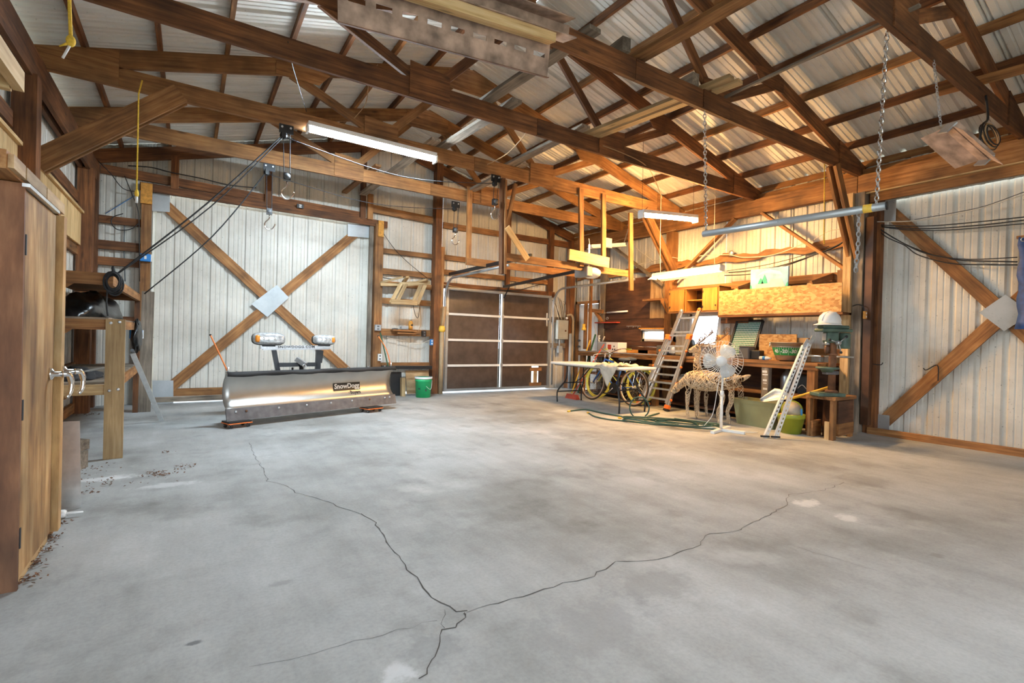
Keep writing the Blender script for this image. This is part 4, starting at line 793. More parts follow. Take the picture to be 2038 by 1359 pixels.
# hanging wooden bracket frame (saw horse end) between the posts
sh = thing('sawhorse', 'wooden sawhorse frame hung on the wall right of the sliding door', 'sawhorse', at(812,600,'y',9.1))
def sb(a, b, y0, y1, w=.07, t=.035, m='new_lumber'): MB().beam(at(*a,'y',y0), at(*b,'y',y1), t, w, (1,0,.3)).build('board', m, sh)
sb((778,603),(798,565),8.85,9.05); sb((789,603),(808,565),8.85,9.05); sb((822,603),(838,566),8.85,9.05); sb((830,606),(846,568),8.85,9.05); sb((778,600),(830,603),8.84,8.84,.09); sb((795,566),(856,562),9.05,9.05,.08); sb((758,562),(803,551),9.2,8.95,.08); sb((803,562),(811,551),9.1,8.9); sb((822,563),(850,556),9.15,8.95,.08); sb((757,566),(795,566),9.15,9.15,.06)
def wallbox(c, w, h, d, m, label, cat, name, detail='dark_grey'):
    o = thing(name, label, cat, c); B(c.x-w, c.y-d, c.z-h, c.x+w, c.y, c.z+h).build('case', m, o, False, .004); 
    for s in (-1, 1): B(c.x-w*.35, c.y-d-.004, c.z+s*h*.45-h*.25, c.x+w*.35, c.y-d+.001, c.z+s*h*.45+h*.25).build('socket', detail, o)
wallbox(at(751,652,'y',9.19), .055, .055, .05, 'grey_plastic', 'grey metal junction box on the post right of the sliding door', 'outlet box', 'junction_box'); wallbox(at(755,711,'y',9.19), .035, .065, .04, 'white_plastic', 'white outlet box low on the post right of the sliding door', 'outlet box', 'outlet_box')
wallbox(at(597,411,'y',9.24), .055, .035, .04, 'black', 'twin socket above the back sliding door', 'outlet box', 'outlet_box', 'print_white'); wallbox(at(858,681,'y',9.14), .03, .06, .04, 'blue', 'blue outlet box on the dark post beside the garage door', 'outlet box', 'outlet_box', 'print_white')
wallbox(at(842,664,'y',9.30), .04, .06, .07, 'black', 'black adapter plugged in on the wall girt', 'adapter', 'power_adapter')
ws = thing('wall_shelf', 'little wooden shelf on the wall girt right of the sliding door', 'shelf', at(802,658,'y',9.25)); a, b = at(779,657,'y',9.25), at(827,659,'y',9.25); MB().beam(a, b, .16, .025).build('board', 'mid_lumber', ws); MB().beam(a+Vector((.1,-.02,-.05)), b+Vector((-.02,-.02,-.05)), .10, .02).build('board', 'mid_lumber', ws)
c = at(817,657,'y',9.22); c.z += .0; o = thing('lantern', 'orange flashlight standing on the little wall shelf', 'flashlight', c); MB().lathe([(.035,0),(.04,.05),(.045,.12),(.03,.165),(.001,.17)], c+Vector((0,0,.013)), 14).build('body', 'orange_block', o, True); MB().lathe([(.02,0),(.02,.012)], c+Vector((.01,-.04,.10)), 10, (0,-1,0)).build('lens', 'black', o)
c = at(806,656,'y',9.22); o = B(c.x-.09, c.y-.04, c.z+.013, c.x+.05, c.y+.04, c.z+.065).build('grey_case', 'grey_plastic', None, False, .008); tag(o, 'small grey case beside the orange flashlight', 'case')
c = at(787,657,'y',9.22); tag(MB().tube(spline([c+Vector((-.07,0,.022)), c+Vector((-.02,-.02,.03)), c+Vector((.05,.01,.024))]), .012, 6).build('tool_handle', 'dark_grey', None, True), 'dark hand tool lying on the little wall shelf', 'tool')
# ================================================================ workbench along the right wall
BX, BZ = 7.05, .925
wbn = thing('workbench', 'long dark wooden workbench along the right wall', 'workbench', (7.4,5.8,0))
for i, (a, b) in enumerate(((3.36,4.95),(4.96,6.6),(6.61,8.25))):
    bx(wbn, 'top_board', 'mid_lumber', BX, a, BZ-.04, BX+.24, b, BZ); bx(wbn, 'top_board', 'mid_lumber', BX+.245, a, BZ-.04, BX+.48, b, BZ); bx(wbn, 'top_board', 'old_lumber', BX+.485, a, BZ-.04, 7.75, b, BZ-.003)
bx(wbn, 'front_rail', 'mid_lumber', BX+.01, 3.36, BZ-.10, BX+.05, 8.25, BZ-.042)
bx(wbn, 'tread_nosing', 'aluminium', BX-.004, 6.05, BZ-.012, BX+.02, 8.2, BZ+.004)
for y in (3.40, 4.04, 6.10, 8.10): bx(wbn, 'leg', 'grey_lumber' if y == 4.04 else 'mid_lumber', BX+.02, y, 0, BX+.11, y+.10, BZ-.045)
for k in range(9): bx(wbn, 'paint_smear', 'white_paint', BX+.018, 4.045+random.uniform(0,.02), .50+k*.042+random.uniform(-.01,.01), BX+.0205, 4.13-random.uniform(0,.02), .515+k*.042+random.uniform(0,.012)) if k % 3 != 1 else None
bx(wbn, 'shelf_board', 'old_lumber', BX+.12, 3.40, .44, 7.74, 8.2, .47); bx(wbn, 'shelf_lip', 'mid_lumber', BX+.08, 4.14, .43, BX+.115, 6.1, .48); bx(wbn, 'shelf_lip', 'mid_lumber', BX+.08, 3.50, .43, BX+.115, 4.04, .48)
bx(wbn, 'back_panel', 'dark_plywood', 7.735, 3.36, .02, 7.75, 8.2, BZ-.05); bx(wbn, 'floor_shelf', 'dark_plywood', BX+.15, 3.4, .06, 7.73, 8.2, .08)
bx(wbn, 'side_block', 'mid_lumber', BX-.02, 5.9, .70, BX+.10, 6.25, .75)
# dark plywood lining on the wall behind the bench
pn_ = thing('plywood_lining', 'dark brown plywood lining on the wall above the bench', 'wall lining', (7.7,7.2,.93))
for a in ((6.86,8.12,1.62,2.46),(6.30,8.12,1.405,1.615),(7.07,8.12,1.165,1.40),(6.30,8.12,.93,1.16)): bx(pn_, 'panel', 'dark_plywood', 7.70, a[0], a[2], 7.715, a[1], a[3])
bx(pn_, 'panel', 'plywood', 7.695, 6.36, 1.62, 7.71, 6.85, 2.40)
bx(pn_, 'window_casing', 'orange_block', 7.665, 6.28, 1.405, 7.698, 7.10, 1.43); bx(pn_, 'window_casing', 'white_paint', 7.675, 6.32, 1.385, 7.698, 7.06, 1.403)
# narrow shelves on that lining
o = thing('narrow_shelf', 'reddish narrow shelf left of the slot window', 'shelf', (7.6,8.0,1.5)); bx(o, 'board', 'red', 7.58, 7.66, 1.535, 7.695, 8.33, 1.56); bx(o, 'back_strip', 'dark_plywood', 7.683, 7.2, 1.43, 7.698, 8.33, 1.53)
o = thing('narrow_shelf', 'tool rail with hooks left of the slot window', 'rail', (7.6,7.3,1.45)); bx(o, 'rail', 'galvanized', 7.67, 7.08, 1.462, 7.698, 7.45, 1.474)
for y in (7.12, 7.25, 7.38): MB().tube([(7.67,y,1.465), (7.65,y,1.43)], .004, 5).build('hook', 'zinc', o)
o = thing('bracket_shelf', 'short wooden bracket shelf left of the wall cabinet', 'shelf', (7.55,6.6,1.9)); bx(o, 'board', 'mid_lumber', 7.46, 6.38, 1.95, 7.69, 6.84, 1.985); MB().prism([(7.69,1.95),(7.46,1.95),(7.48,1.90),(7.66,1.70),(7.69,1.70)], (0,6.40,0), (1,0,0), (0,0,1), .02).build('bracket', 'mid_lumber', o); bx(o, 'backing', 'mid_lumber', 7.68, 6.38, 1.70, 7.694, 6.46, 1.95)
tag(MB().tube([(7.66,7.42,1.78), (7.66,8.02,1.765)], .019, 10).build('lamp_tube', 'white_plastic', None, True), 'white tube mounted flat on the plywood lining', 'tube')
cord('lamp_flex', [(7.68,8.28,2.3), (7.66,8.25,1.9), (7.62,8.22,1.72), (7.64,8.18,1.75), (7.66,8.02,1.765)], .006, 'wire_white', 'white flex running to the tube on the lining', 'cable', 'cables')
cord('lamp_flex', [(7.66,8.22,1.74), (7.6,8.34,1.70), (7.6,8.36,1.5), (7.65,8.30,1.22)], .006, 'wire_white', 'white flex looping down beside the walk-in door', 'cable', 'cables')
tag(MB().torus((7.69,8.05,1.64), .03, .008, (1,0,0), 16, 6).build('washer', 'zinc', None, True), 'round ring hanging on the plywood lining', 'ring')
tag(MB().tube([(7.66,8.17,1.10), (7.60,8.02,1.24)], .014, 8).build('white_stick', 'white_plastic', None, True), 'short white stick leaning on the lining above the carton', 'stick')
wallbox(Vector((7.66,8.26,1.20)), .03, .07, .03, 'white_plastic', 'white switch box beside the walk-in door', 'switch', 'switch_box')
# timber props in front of the walk-in door
o = thing('timber_props', 'pair of upright props in front of the white walk-in door', 'timber', (7.5,8.6,0)); 
for px, w in ((1164,.07), (1173,.055)):
    p = at(px, 690, 'x', 7.5); MB().beam((7.5,p.y,.95 if px == 1164 else .0), (7.5,p.y,1.98 if px == 1164 else 2.55), .05, w, (0,1,0)).build('prop', 'mid_lumber', o)
MB().beam(at(1172,617,'x',7.55), at(1200,620,'x',7.55), .04, .08).build('cross_piece', 'mid_lumber', o); MB().beam(at(1186,622,'x',7.55), at(1198,640,'x',7.55), .04, .08, (1,0,0)).build('cross_piece', 'mid_lumber', o)
c = at(1162,651,'x',7.42); MB().lathe([(.05,0),(.05,.05),(.035,.06),(.035,.14)], c-Vector((0,0,.07)), 12).build('hand_lamp', 'yellow', o, True)
# handles and tools propped by the door
def stick(a, b, r, m, label, head=None):
    o = thing('tool_handle', label, 'tool', b, 'tools propped by the walk-in door'); MB().tube([a, b], r, 8).build('handle', m, o, True)
    if head == 'broom': MB()._hex([(b[0]-.05,b[1]-.17,.0),(b[0]+.05,b[1]-.17,0),(b[0]+.05,b[1]+.17,0),(b[0]-.05,b[1]+.17,0),(b[0]-.02,b[1]-.15,.09),(b[0]+.02,b[1]-.15,.09),(b[0]+.02,b[1]+.15,.09),(b[0]-.02,b[1]+.15,.09)]).build('broom_head', 'red', o)
    return o
stick((7.35,8.20,1.16), (6.95,8.30,.0), .014, 'yellow', 'yellow tool handle leaning by the walk-in door'); stick((7.36,8.05,1.28), (7.0,8.15,.02), .018, 'dark_green', 'dark green tool handle leaning by the walk-in door')
stick((7.1,7.5,1.08), (6.30,7.50,.06), .012, 'red', 'red broom standing behind the folding table', 'broom')
# carton on the bench
o = thing('carton', 'white printed carton on the far end of the bench', 'box', (7.42,7.6,BZ)); B(7.3,7.31,BZ,7.55,7.90,BZ+.20).build('box', 'white_paint', o); B(7.297,7.50,BZ+.05,7.300,7.60,BZ+.15).build('red_print', 'red', o); B(7.297,7.36,BZ+.08,7.300,7.46,BZ+.16).build('white_print', 'print_white', o)
for y, z in ((7.38,.04),(7.44,.04),(7.40,.10)): B(7.296,y,BZ+z,7.2975,y+.03,BZ+z+.03).build('mark', 'ink', o)
B(7.29,7.64,BZ,7.299,7.88,BZ+.19).build('side_flap', 'grey_plastic', o)
for y, l, m in ((6.9,'short red-brown offcut lying on the bench below the slot window','orange_block'), (6.6,'long thin offcut on the bench below the slot window','mid_lumber')):
    tag(B(7.5,y-.2,BZ,7.62,y+.35,BZ+.06).build('offcut', m), l, 'board', 'offcuts on the bench')
tag(MB().tube([(7.55,6.35,BZ+.12), (7.58,7.25,BZ+.13)], .012, 8).build('chrome_rod', 'chrome', None, True), 'bright metal rod propped along the back of the bench', 'rod')
o = thing('bench_grinder', 'dark bench vise in front of the big window', 'vise', (7.25,6.0,BZ)); B(7.15,6.0,BZ,7.38,6.20,BZ+.17).build('body', 'dark_grey', o, False, .02); MB().lathe([(.09,0),(.09,.06)], (7.25,5.50,BZ+.20), 18, (0,1,0)).build('wheel', 'black', o, True); B(7.2,5.52,BZ,7.30,5.62,BZ+.2).build('pedestal', 'black', o); bx(o, 'base_plate', 'black', 7.15, 5.5, BZ, 7.35, 6.18, BZ+.012)
tag(B(7.2,5.86,BZ+.02,7.28,5.96,BZ+.15).build('white_bottle', 'white_plastic', None, False, .02), 'small white bottle on the bench behind the ladder', 'bottle')
# ---- wall cabinets
wc = thing('wall_cabinet', 'honey coloured wall cabinet with its middle bay open', 'cabinet', (7.58,5.64,1.70))
CX, z0, z1 = 7.42, 1.70, 2.115; ys = [5.13, 5.43, 5.79, 6.15]
for y in (ys[0], ys[1], ys[2], ys[3]): bx(wc, 'side', 'honey_wood', CX, y-.012, z0, 7.74, y+.012, z1)
for z in (z0, z1): bx(wc, 'end_board', 'mid_lumber', CX-.01, ys[0]-.012, z-.012, 7.74, ys[3]+.012, z+.012)
bx(wc, 'back', 'dark_plywood', 7.72, ys[0], z0, 7.74, ys[3], z1); bx(wc, 'inner_shelf', 'honey_wood', CX+.03, ys[1], 1.90, 7.72, ys[2], 1.915)
for a, b, k in ((ys[2]+.02, ys[3]-.01, 0), (ys[0]+.01, ys[1]-.0, 1)):
    d = bx(wc, 'door', 'honey_wood', CX-.02, a, z0+.015, CX, b, z1-.015); MB().lathe([(.008,0),(.013,.012),(.001,.016)], (CX-.02, (b-.03) if k == 0 else (a+.03), 1.80), 8, (-1,0,0)).build('knob', 'black', d, True)
    for z in (1.78, 2.04): bx(wc, 'hinge', 'black', CX-.024, (b if k else b)-.02, z-.02, CX-.019, b-.005, z+.02)
# ---- shelf with strand board front
sf = thing('shelf_with_board_front', 'long shelf with strand board front above the bench', 'shelf', (7.55,4.15,1.60))
bx(sf, 'front_board', 'osb', 7.335, 3.215, 1.625, 7.35, 5.06, 2.02); bx(sf, 'bottom_board', 'old_lumber', 7.34, 3.2, 1.59, 7.76, 5.08, 1.622); bx(sf, 'back_rail', 'mid_lumber', 7.70, 3.32, 2.09, 7.74, 5.08, 2.21); bx(sf, 'end_board', 'mid_lumber', 7.35, 5.06, 1.60, 7.74, 5.085, 2.02)
for y in (4.75, 3.62): MB().beam((7.36,y,2.03), (7.70,y-.12,2.16), .04, .09).build('top_brace', 'mid_lumber', sf); MB().beam((7.36,y+.02,2.03), (7.70,y+.02,2.08), .08, .03).build('top_brace', 'new_lumber', sf)
bx(sf, 'low_bracket', 'old_lumber', 7.6, 4.7, 1.50, 7.74, 5.2, 1.585); bx(sf, 'hanger_post', 'mid_lumber', 7.56, 3.31, 1.45, 7.64, 3.38, 2.22)
rnd = random.Random(3)
for _ in range(70):
    y = rnd.uniform(3.3,5.0); z = rnd.uniform(1.65,2.0); s = rnd.uniform(.006,.016); a = rnd.uniform(0,3)
    MB().add([(7.334,y+math.cos(a)*s,z+math.sin(a)*s), (7.334,y-math.sin(a)*.004,z+math.cos(a)*.004), (7.334,y-math.cos(a)*s,z-math.sin(a)*s), (7.334,y+math.sin(a)*.004,z-math.cos(a)*.004)], [(0,1,2,3)]).build('dark_strand', 'old_lumber', sf) if _ < 40 else None
# ---- painting standing on the shelf
pt = thing('painting', 'small landscape painting with two teal fir trees', 'painting', (7.45,4.3,2.03)); py0, py1, pz0, pz1 = 4.0, 4.59, 2.03, 2.335
bx(pt, 'canvas', 'picture_sky', 7.45, py0, pz0, 7.475, py1, pz1)
def pc(name, poly, m, d): MB().prism([(-(y), z) for y, z in poly], (7.449-d, 0, 0), (0,-1,0), (0,0,1), .001).build(name, m, pt)
pc('cloud', [(4.08,2.21),(4.20,2.24),(4.34,2.26),(4.48,2.23),(4.40,2.29),(4.27,2.31),(4.12,2.27)], 'cloud', .001)
pc('foreground', [(4.04,2.035),(4.50,2.035),(4.50,2.10),(4.30,2.10),(4.26,2.16),(4.10,2.16)], 'pic_grey', .002)
for cy, h in ((4.42,.09),(4.36,.14)): pc('fir_tree', [(cy-.05,2.10),(cy+.05,2.10),(cy+.03,2.10+h*.4),(cy+.035,2.10+h*.4),(cy,2.10+h),(cy-.035,2.10+h*.4),(cy-.03,2.10+h*.4)], 'tree_teal', .003)
pc('bush', [(4.0,2.03),(4.04,2.03),(4.015,2.09),(4.0,2.10)], 'tree_teal', .003); pc('bush', [(4.56,2.03),(4.59,2.03),(4.59,2.10),(4.57,2.08)], 'tree_teal', .003)
# ---- things standing on the near half of the bench
gp = thing('grid_panel', 'dark framed panel of small green squares leaning on the wall', 'panel', (7.5,4.75,BZ)); A, U_, V_ = Vector((7.40,4.93,.96)), Vector((0,-.44,0)), Vector((.22,-.03,.57)); Nn = U_.cross(V_).normalized()
def gq(u, v, w=0): return A+U_*u+V_*v+Nn*w
MB()._hex([gq(0,0),gq(1,0),gq(1,1),gq(0,1),gq(0,0,-.02),gq(1,0,-.02),gq(1,1,-.02),gq(0,1,-.02)]).build('backing', 'print_white', gp)
for i in range(16):
    for j in range(18):
        u0, v0 = .03+.94*i/16, .03+.94*j/18
        if i == 0 and j == 0: first = MB(); first.add([gq(u0+.008,v0+.007,.003), gq(u0+.052,v0+.007,.003), gq(u0+.052,v0+.045,.003), gq(u0+.008,v0+.045,.003), gq(u0+.006,v0+.005,0), gq(u0+.054,v0+.005,0), gq(u0+.054,v0+.047,0), gq(u0+.006,v0+.047,0)], [(0,1,2,3),(0,4,5,1),(1,5,6,2),(2,6,7,3),(3,7,4,0)]); tl = first.build('tile', 'grid_green', gp)
        else:
            t2 = tl.copy(); C.objects.link(t2); t2.parent = gp; t2.location = U_*(.94*i/16)+V_*(.94*j/18)
for a in (((0,0),(1,0)), ((0,1),(1,1)), ((0,0),(0,1)), ((1,0),(1,1))): MB().beam(gq(*a[0],.005), gq(*a[1],.005), .035, .03, Nn).build('frame', 'black', gp)
o = thing('battery_case', 'square black case on the bench before the green panel', 'case', (7.32,4.5,BZ)); B(7.25,4.47,BZ,7.42,4.63,BZ+.19).build('case', 'dark_grey', o, False, .01); B(7.30,4.32,BZ+.0,7.44,4.465,BZ+.14).build('side_box', 'black', o, False, .01); B(7.24,4.48,BZ+.185,7.43,4.62,BZ+.20).build('lid', 'black', o)
tag(MB().sph((7.22,4.70,BZ+.025), .035, .035, .03).build('putty_ball', 'white_plastic', None, True), 'small white lump beside the black case', 'lump')
ob = thing('strand_board', 'square strand board standing on the bench behind the metal tub', 'board', (7.5,4.15,BZ)); B(7.49,3.87,BZ,7.505,4.44,1.32).build('board', 'osb', ob); B(7.42,3.87,BZ,7.488,4.44,BZ+.09).build('foot_board', 'osb', ob)
o = B(7.52,3.72,BZ,7.62,3.88,1.27).build('brown_box', 'cardboard'); tag(o, 'brown carton behind the strand board', 'box')
o = B(7.50,4.95,BZ,7.52,5.2,1.30).build('strand_board', 'osb'); tag(o, 'strand board offcut between window and green panel', 'board')
o = thing('clear_bottle', 'small clear bottle lying beside the metal tub', 'bottle', (7.2,4.15,BZ)); MB().lathe([(.028,0),(.03,.12),(.012,.15),(.012,.17)], (7.2,4.25,BZ+.03), 12, (0,-1,0)).build('bottle', 'fan_blade', o, True); MB().lathe([(.0305,.05),(.0305,.09)], (7.2,4.25,BZ+.03), 12, (0,-1,0)).build('label_band', 'blue', o, True)
# metal tub with football-field band
tc = Vector((7.25,3.865,BZ+.012)); tb = thing('metal_tub', 'shiny metal tub with green numbered football field band', 'tub', tc)
MB().lathe([(.001,0),(.135,0),(.15,.015),(.225,.25),(.232,.255),(.225,.26),(.218,.25),(.145,.02),(.001,.012)], tc, 36, cap=False).build('bowl', 'stainless', tb, True)
rb = lambda z: .15+.075*(z-.015)/.235
MB().lathe([(rb(.075)+.002,.075),(rb(.185)+.002,.185)], tc, 36, cap=False).build('green_band', 'field_green', tb, True)
MB().lathe([(rb(.19)+.003,.19),(rb(.2)+.005,.195),(rb(.2)+.003,.20)], tc, 36, cap=False).build('bead', 'stainless', tb, True)
fa = math.atan2(-tc.y, -tc.x)
def cyl(a0): return lambda x, y: tc+Vector((math.cos(fa+a0+x/.19)*(rb(.13+y)+.004), math.sin(fa+a0+x/.19)*(rb(.13+y)+.004), .13+y))
for a0, s in ((-.85,'40'), (-.25,'-20'), (.35,'-30'), (.95,'40')): text(s, .07, cyl(a0), 'print_white', tb, 'number', .002)
for k in range(22):
    a = fa-1.6+k*.15
    for z in (.178,): MB().add([tc+Vector((math.cos(a+d)*(rb(zz)+.0035), math.sin(a+d)*(rb(zz)+.0035), zz)) for zz in (.168,.184) for d in (-.012,.012)], [(0,1,3,2)]).build('yard_mark', 'print_white', tb)
for a in (-.55,.05,.65): MB().add([tc+Vector((math.cos(fa+a+d)*(rb(zz)+.0035), math.sin(fa+a+d)*(rb(zz)+.0035), zz)) for zz in (.078,.13,.183) for d in (-.009,.009)], [(0,1,3,2),(2,3,5,4)]).build('yard_mark', 'print_white', tb)
for s in (-1.4, 1.75): MB().torus(tc+Vector((math.cos(fa+s)*.235, math.sin(fa+s)*.235, .225)), .035, .006, (-math.sin(fa+s), math.cos(fa+s), 0) if 0 else (math.cos(fa+s), math.sin(fa+s), .0), 14, 5).build('handle', 'chrome', tb, True)
MB().lathe([(.10,-.012),(.11,0)], tc, 24).build('foot_ring', 'brown_metal', tb, True)
# ---- under the bench
o = thing('grey_jug', 'grey plastic jug on the shelf under the bench', 'jug', (7.38,3.93,.47)); MB().lathe([(.001,0),(.085,0),(.09,.02),(.09,.22),(.06,.28),(.03,.31),(.03,.34),(.001,.34)], (7.38,3.93,.47), 18).build('body', 'steel_grey', o, True)
o = thing('space_heater', 'small black heater with white cord under the bench', 'heater', (7.35,3.65,.47)); B(7.28,3.57,.47,7.42,3.74,.75).build('case', 'black', o, False, .01); MB().lathe([(.08,0),(.09,.03),(.06,.06)], (7.35,3.655,.75), 16).build('cap', 'brown_metal', o, True); MB().tube(spline([(7.275,3.72,.55),(7.27,3.66,.60),(7.27,3.60,.55)]), .006, 5).build('cord', 'wire_white', o, True)
for i, (y, x, l) in enumerate(((5.35,7.3,'clear bag of oddments on the shelf under the bench behind the ladder'), (5.65,7.3,'pale bundle on the shelf under the bench left of the oddments'))): lumpy('oddments_bag', (x,y,.48), .12, .16, .12, 'cloth' if i else 'fan_blade', l, 'bag', 20+i, .3)
# ================================================================ drill press, stand, hard hat
DP = Vector((6.79,3.06,0)); a_ = Vector((-CR.x,-CR.y,0)).normalized(); f_ = Vector((-CF.x,-CF.y,0)).normalized()
st = thing('machine_stand', 'rough wooden stand under the drill press', 'stand', (6.95,3.1,0))
SA, SB_ = Vector((6.70,3.30,0)), Vector((6.63,2.95,0)); sd_ = (SB_-SA).normalized(); si = Vector((.98,.05,0))
def sp_(u, w, z): return SA+sd_*u+si*w+Vector((0,0,z))
def sbx(name, m, u0, u1, w0, w1, z0, z1): MB()._hex([sp_(u0,w0,z0),sp_(u1,w0,z0),sp_(u1,w1,z0),sp_(u0,w1,z0),sp_(u0,w0,z1),sp_(u1,w0,z1),sp_(u1,w1,z1),sp_(u0,w1,z1)]).build(name, m, st)
sbx('top', 'mid_lumber', -.02, .38, -.02, .62, .49, .53)
for u in (0, .30):
    for w in (0, .52): sbx('leg', 'mid_lumber', u, u+.04 if u < .1 else u+.05, w, w+.09, 0, .49)
sbx('foot_block', 'mid_lumber', .04, .08, .01, .25, 0, .20); sbx('foot_block', 'new_lumber', .24, .30, -.01, .03, 0, .22); sbx('back_panel', 'dark_plywood', .05, .30, .50, .52, .02, .49); sbx('inner_board', 'dark_plywood', .12, .24, .20, .23, .0, .48); sbx('bottom_rail', 'mid_lumber', .35, .38, .09, .55, .05, .20); sbx('side_panel', 'dark_plywood', .355, .37, .09, .55, .2, .48)
dp = thing('drill_press', 'old green drill press with rusty column', 'drill press', (DP.x,DP.y,.53))
def loc(a, f, z): return DP+a_*a+f_*f+Vector((0,0,z))
def dbox(name, m, a0, a1, f0, f1, z0, z1, bev=.008): return MB()._hex([loc(a0,f0,z0),loc(a1,f0,z0),loc(a1,f1,z0),loc(a0,f1,z0),loc(a0,f0,z1),loc(a1,f0,z1),loc(a1,f1,z1),loc(a0,f1,z1)]).build(name, m, dp, False, bev)
dbox('base', 'machine_green', -.12, .22, -.10, .10, .53, .575); MB().lathe([(.075,.575),(.07,.60),(.05,.61)], DP, 18).build('column_collar', 'rust', dp, True)
MB().lathe([(.042,.58),(.042,1.40)], DP, 18).build('column', 'rust', dp, True); MB().lathe([(.052,.92),(.052,.95)], DP+Vector((0,0,.12)), 18).build('collar_ring', 'rust', dp, True)
MB().lathe([(.001,.83),(.06,.83),(.075,.86),(.13,.875),(.13,.895),(.001,.895)], DP+a_*.06, 24).build('table', 'machine_green', dp, True); dbox('table_arm', 'cast_iron', -.06, .10, -.05, .05, .80, .85)
dbox('head', 'machine_green', -.04, .10, -.065, .065, 1.20, 1.34, .015); dbox('belt_cover', 'machine_green', -.19, .19, -.095, .095, 1.335, 1.375, .012); dbox('belt_cover_top', 'machine_green', -.17, .17, -.08, .08, 1.375, 1.42, .02)
MB().lathe([(.062,1.13),(.068,1.15),(.068,1.31),(.05,1.33)], DP-a_*.135+f_*.01, 18).build('motor', 'machine_green', dp, True)
dbox('switch_plate', 'steel_grey', .105, .11, -.04, .03, 1.23, 1.32, 0)
MB().lathe([(.028,1.17),(.03,1.21)], DP+a_*.07, 14).build('quill', 'steel_grey', dp, True); MB().lathe([(.012,1.06),(.026,1.075),(.032,1.10),(.032,1.15),(.02,1.175)], DP+a_*.07, 14).build('chuck', 'brown_metal', dp, True)
MB().lathe([(.03,0),(.03,.04),(.018,.05)], loc(-.01,.065,1.20), 12, f_).build('feed_hub', 'steel_grey', dp, True)
for an in (.3, 2.4, 4.5):
    e = loc(-.01,.105,1.20)+a_*math.cos(an)*.12+Vector((0,0,math.sin(an)*.12)); h = MB().tube([loc(-.01,.10,1.20), e], .007, 6).build('feed_handle', 'steel_grey', dp, True); MB().sph(e, .017).build('ball', 'black', h, True)
tag(MB().tube([at(1597,707,'x',6.66), at(1698,711,'y',3.0)], .014, 8).build('steel_tube', 'chrome', None, True), 'bright steel tube lying across the drill press', 'tube')
hh = thing('hard_hat', 'white hard hat resting on the drill press', 'hard hat', loc(.05,0,1.42)); hc = loc(.05,0,1.425)
MB().lathe([(.125,0),(.122,.05),(.108,.105),(.08,.145),(.045,.165),(.001,.17)], hc, 28).build('shell', 'white_plastic', hh, True)
vs = []; fs = []
for i in range(29):
    an = 2*PI*i/28; c_, s_ = math.cos(an), math.sin(an); ro = .135+.05*max(0,c_)**2
    for r, z in ((.118,.022),(ro,.0),(ro,-.006),(.118,.01)): vs.append(hc+a_*c_*r+f_*s_*r+Vector((0,0,z)))
    if i: fs += [((i-1)*4+j, i*4+j, i*4+(j+1) % 4, (i-1)*4+(j+1) % 4) for j in range(4)]
MB().add(vs, fs).build('brim', 'white_plastic', hh, True)
for w in (-.035, 0, .035): MB().tube([hc+a_*x+f_*w+Vector((0,0,z)) for x, z in ((-.12,.05),(-.10,.11),(-.05,.155),(0,.17-abs(w)*.3),(.05,.155),(.10,.11),(.12,.05))], .008, 6).build('ridge', 'white_plastic', hh, True)
# perforated angle irons leaning on the drill press
def angle(b, t, label):
    b = Vector(b); t = Vector(t); L = (t-b).length; d = (t-b)/L; s1 = d.cross(Vector((-CF.x,-CF.y,0))).normalized(); s2 = d.cross(s1).normalized()
    o = thing('slotted_angle', label, 'angle iron', b, 'slotted angle irons'); mb = MB(); W = .042
    def q(u, a, c): return b+d*u+s1*a+s2*c
    def piece(u0, u1, a0, a1): mb._hex([q(u0,a0,0),q(u1,a0,0),q(u1,a1,0),q(u0,a1,0),q(u0,a0,.003),q(u1,a0,.003),q(u1,a1,.003),q(u0,a1,.003)])
    piece(0, L, 0, .013); piece(0, L, .029, W); n = int(L/.055)
    for i in range(n): u = i*L/n; piece(u, u+L/n*.5, .013, .029)
    mb._hex([q(0,0,0),q(L,0,0),q(L,.003,0),q(0,.003,0),q(0,0,W),q(L,0,W),q(L,.003,W),q(0,.003,W)]); mb.build('angle', 'white_paint', o)
    MB().tube([b+Vector((-.03,.03,.012)), b+Vector((.05,-.04,.012))], .012, 6).build('foot', 'black', o)
    MB()._hex([q(L*.985,-.01,0),q(L*1.06,-.01,-.03),q(L*1.06,.04,-.03),q(L*.985,.04,0),q(L*.985,-.01,.004),q(L*1.06,-.01,-.026),q(L*1.06,.04,-.026),q(L*.985,.04,.004)]).build('end_bracket', 'zinc', o)
angle((5.99,3.45,.01), (6.70,3.37,1.17), 'white slotted angle iron, left one of the leaning pair'); angle((6.08,3.37,.01), (6.74,3.32,1.21), 'white slotted angle iron, right one of the leaning pair')
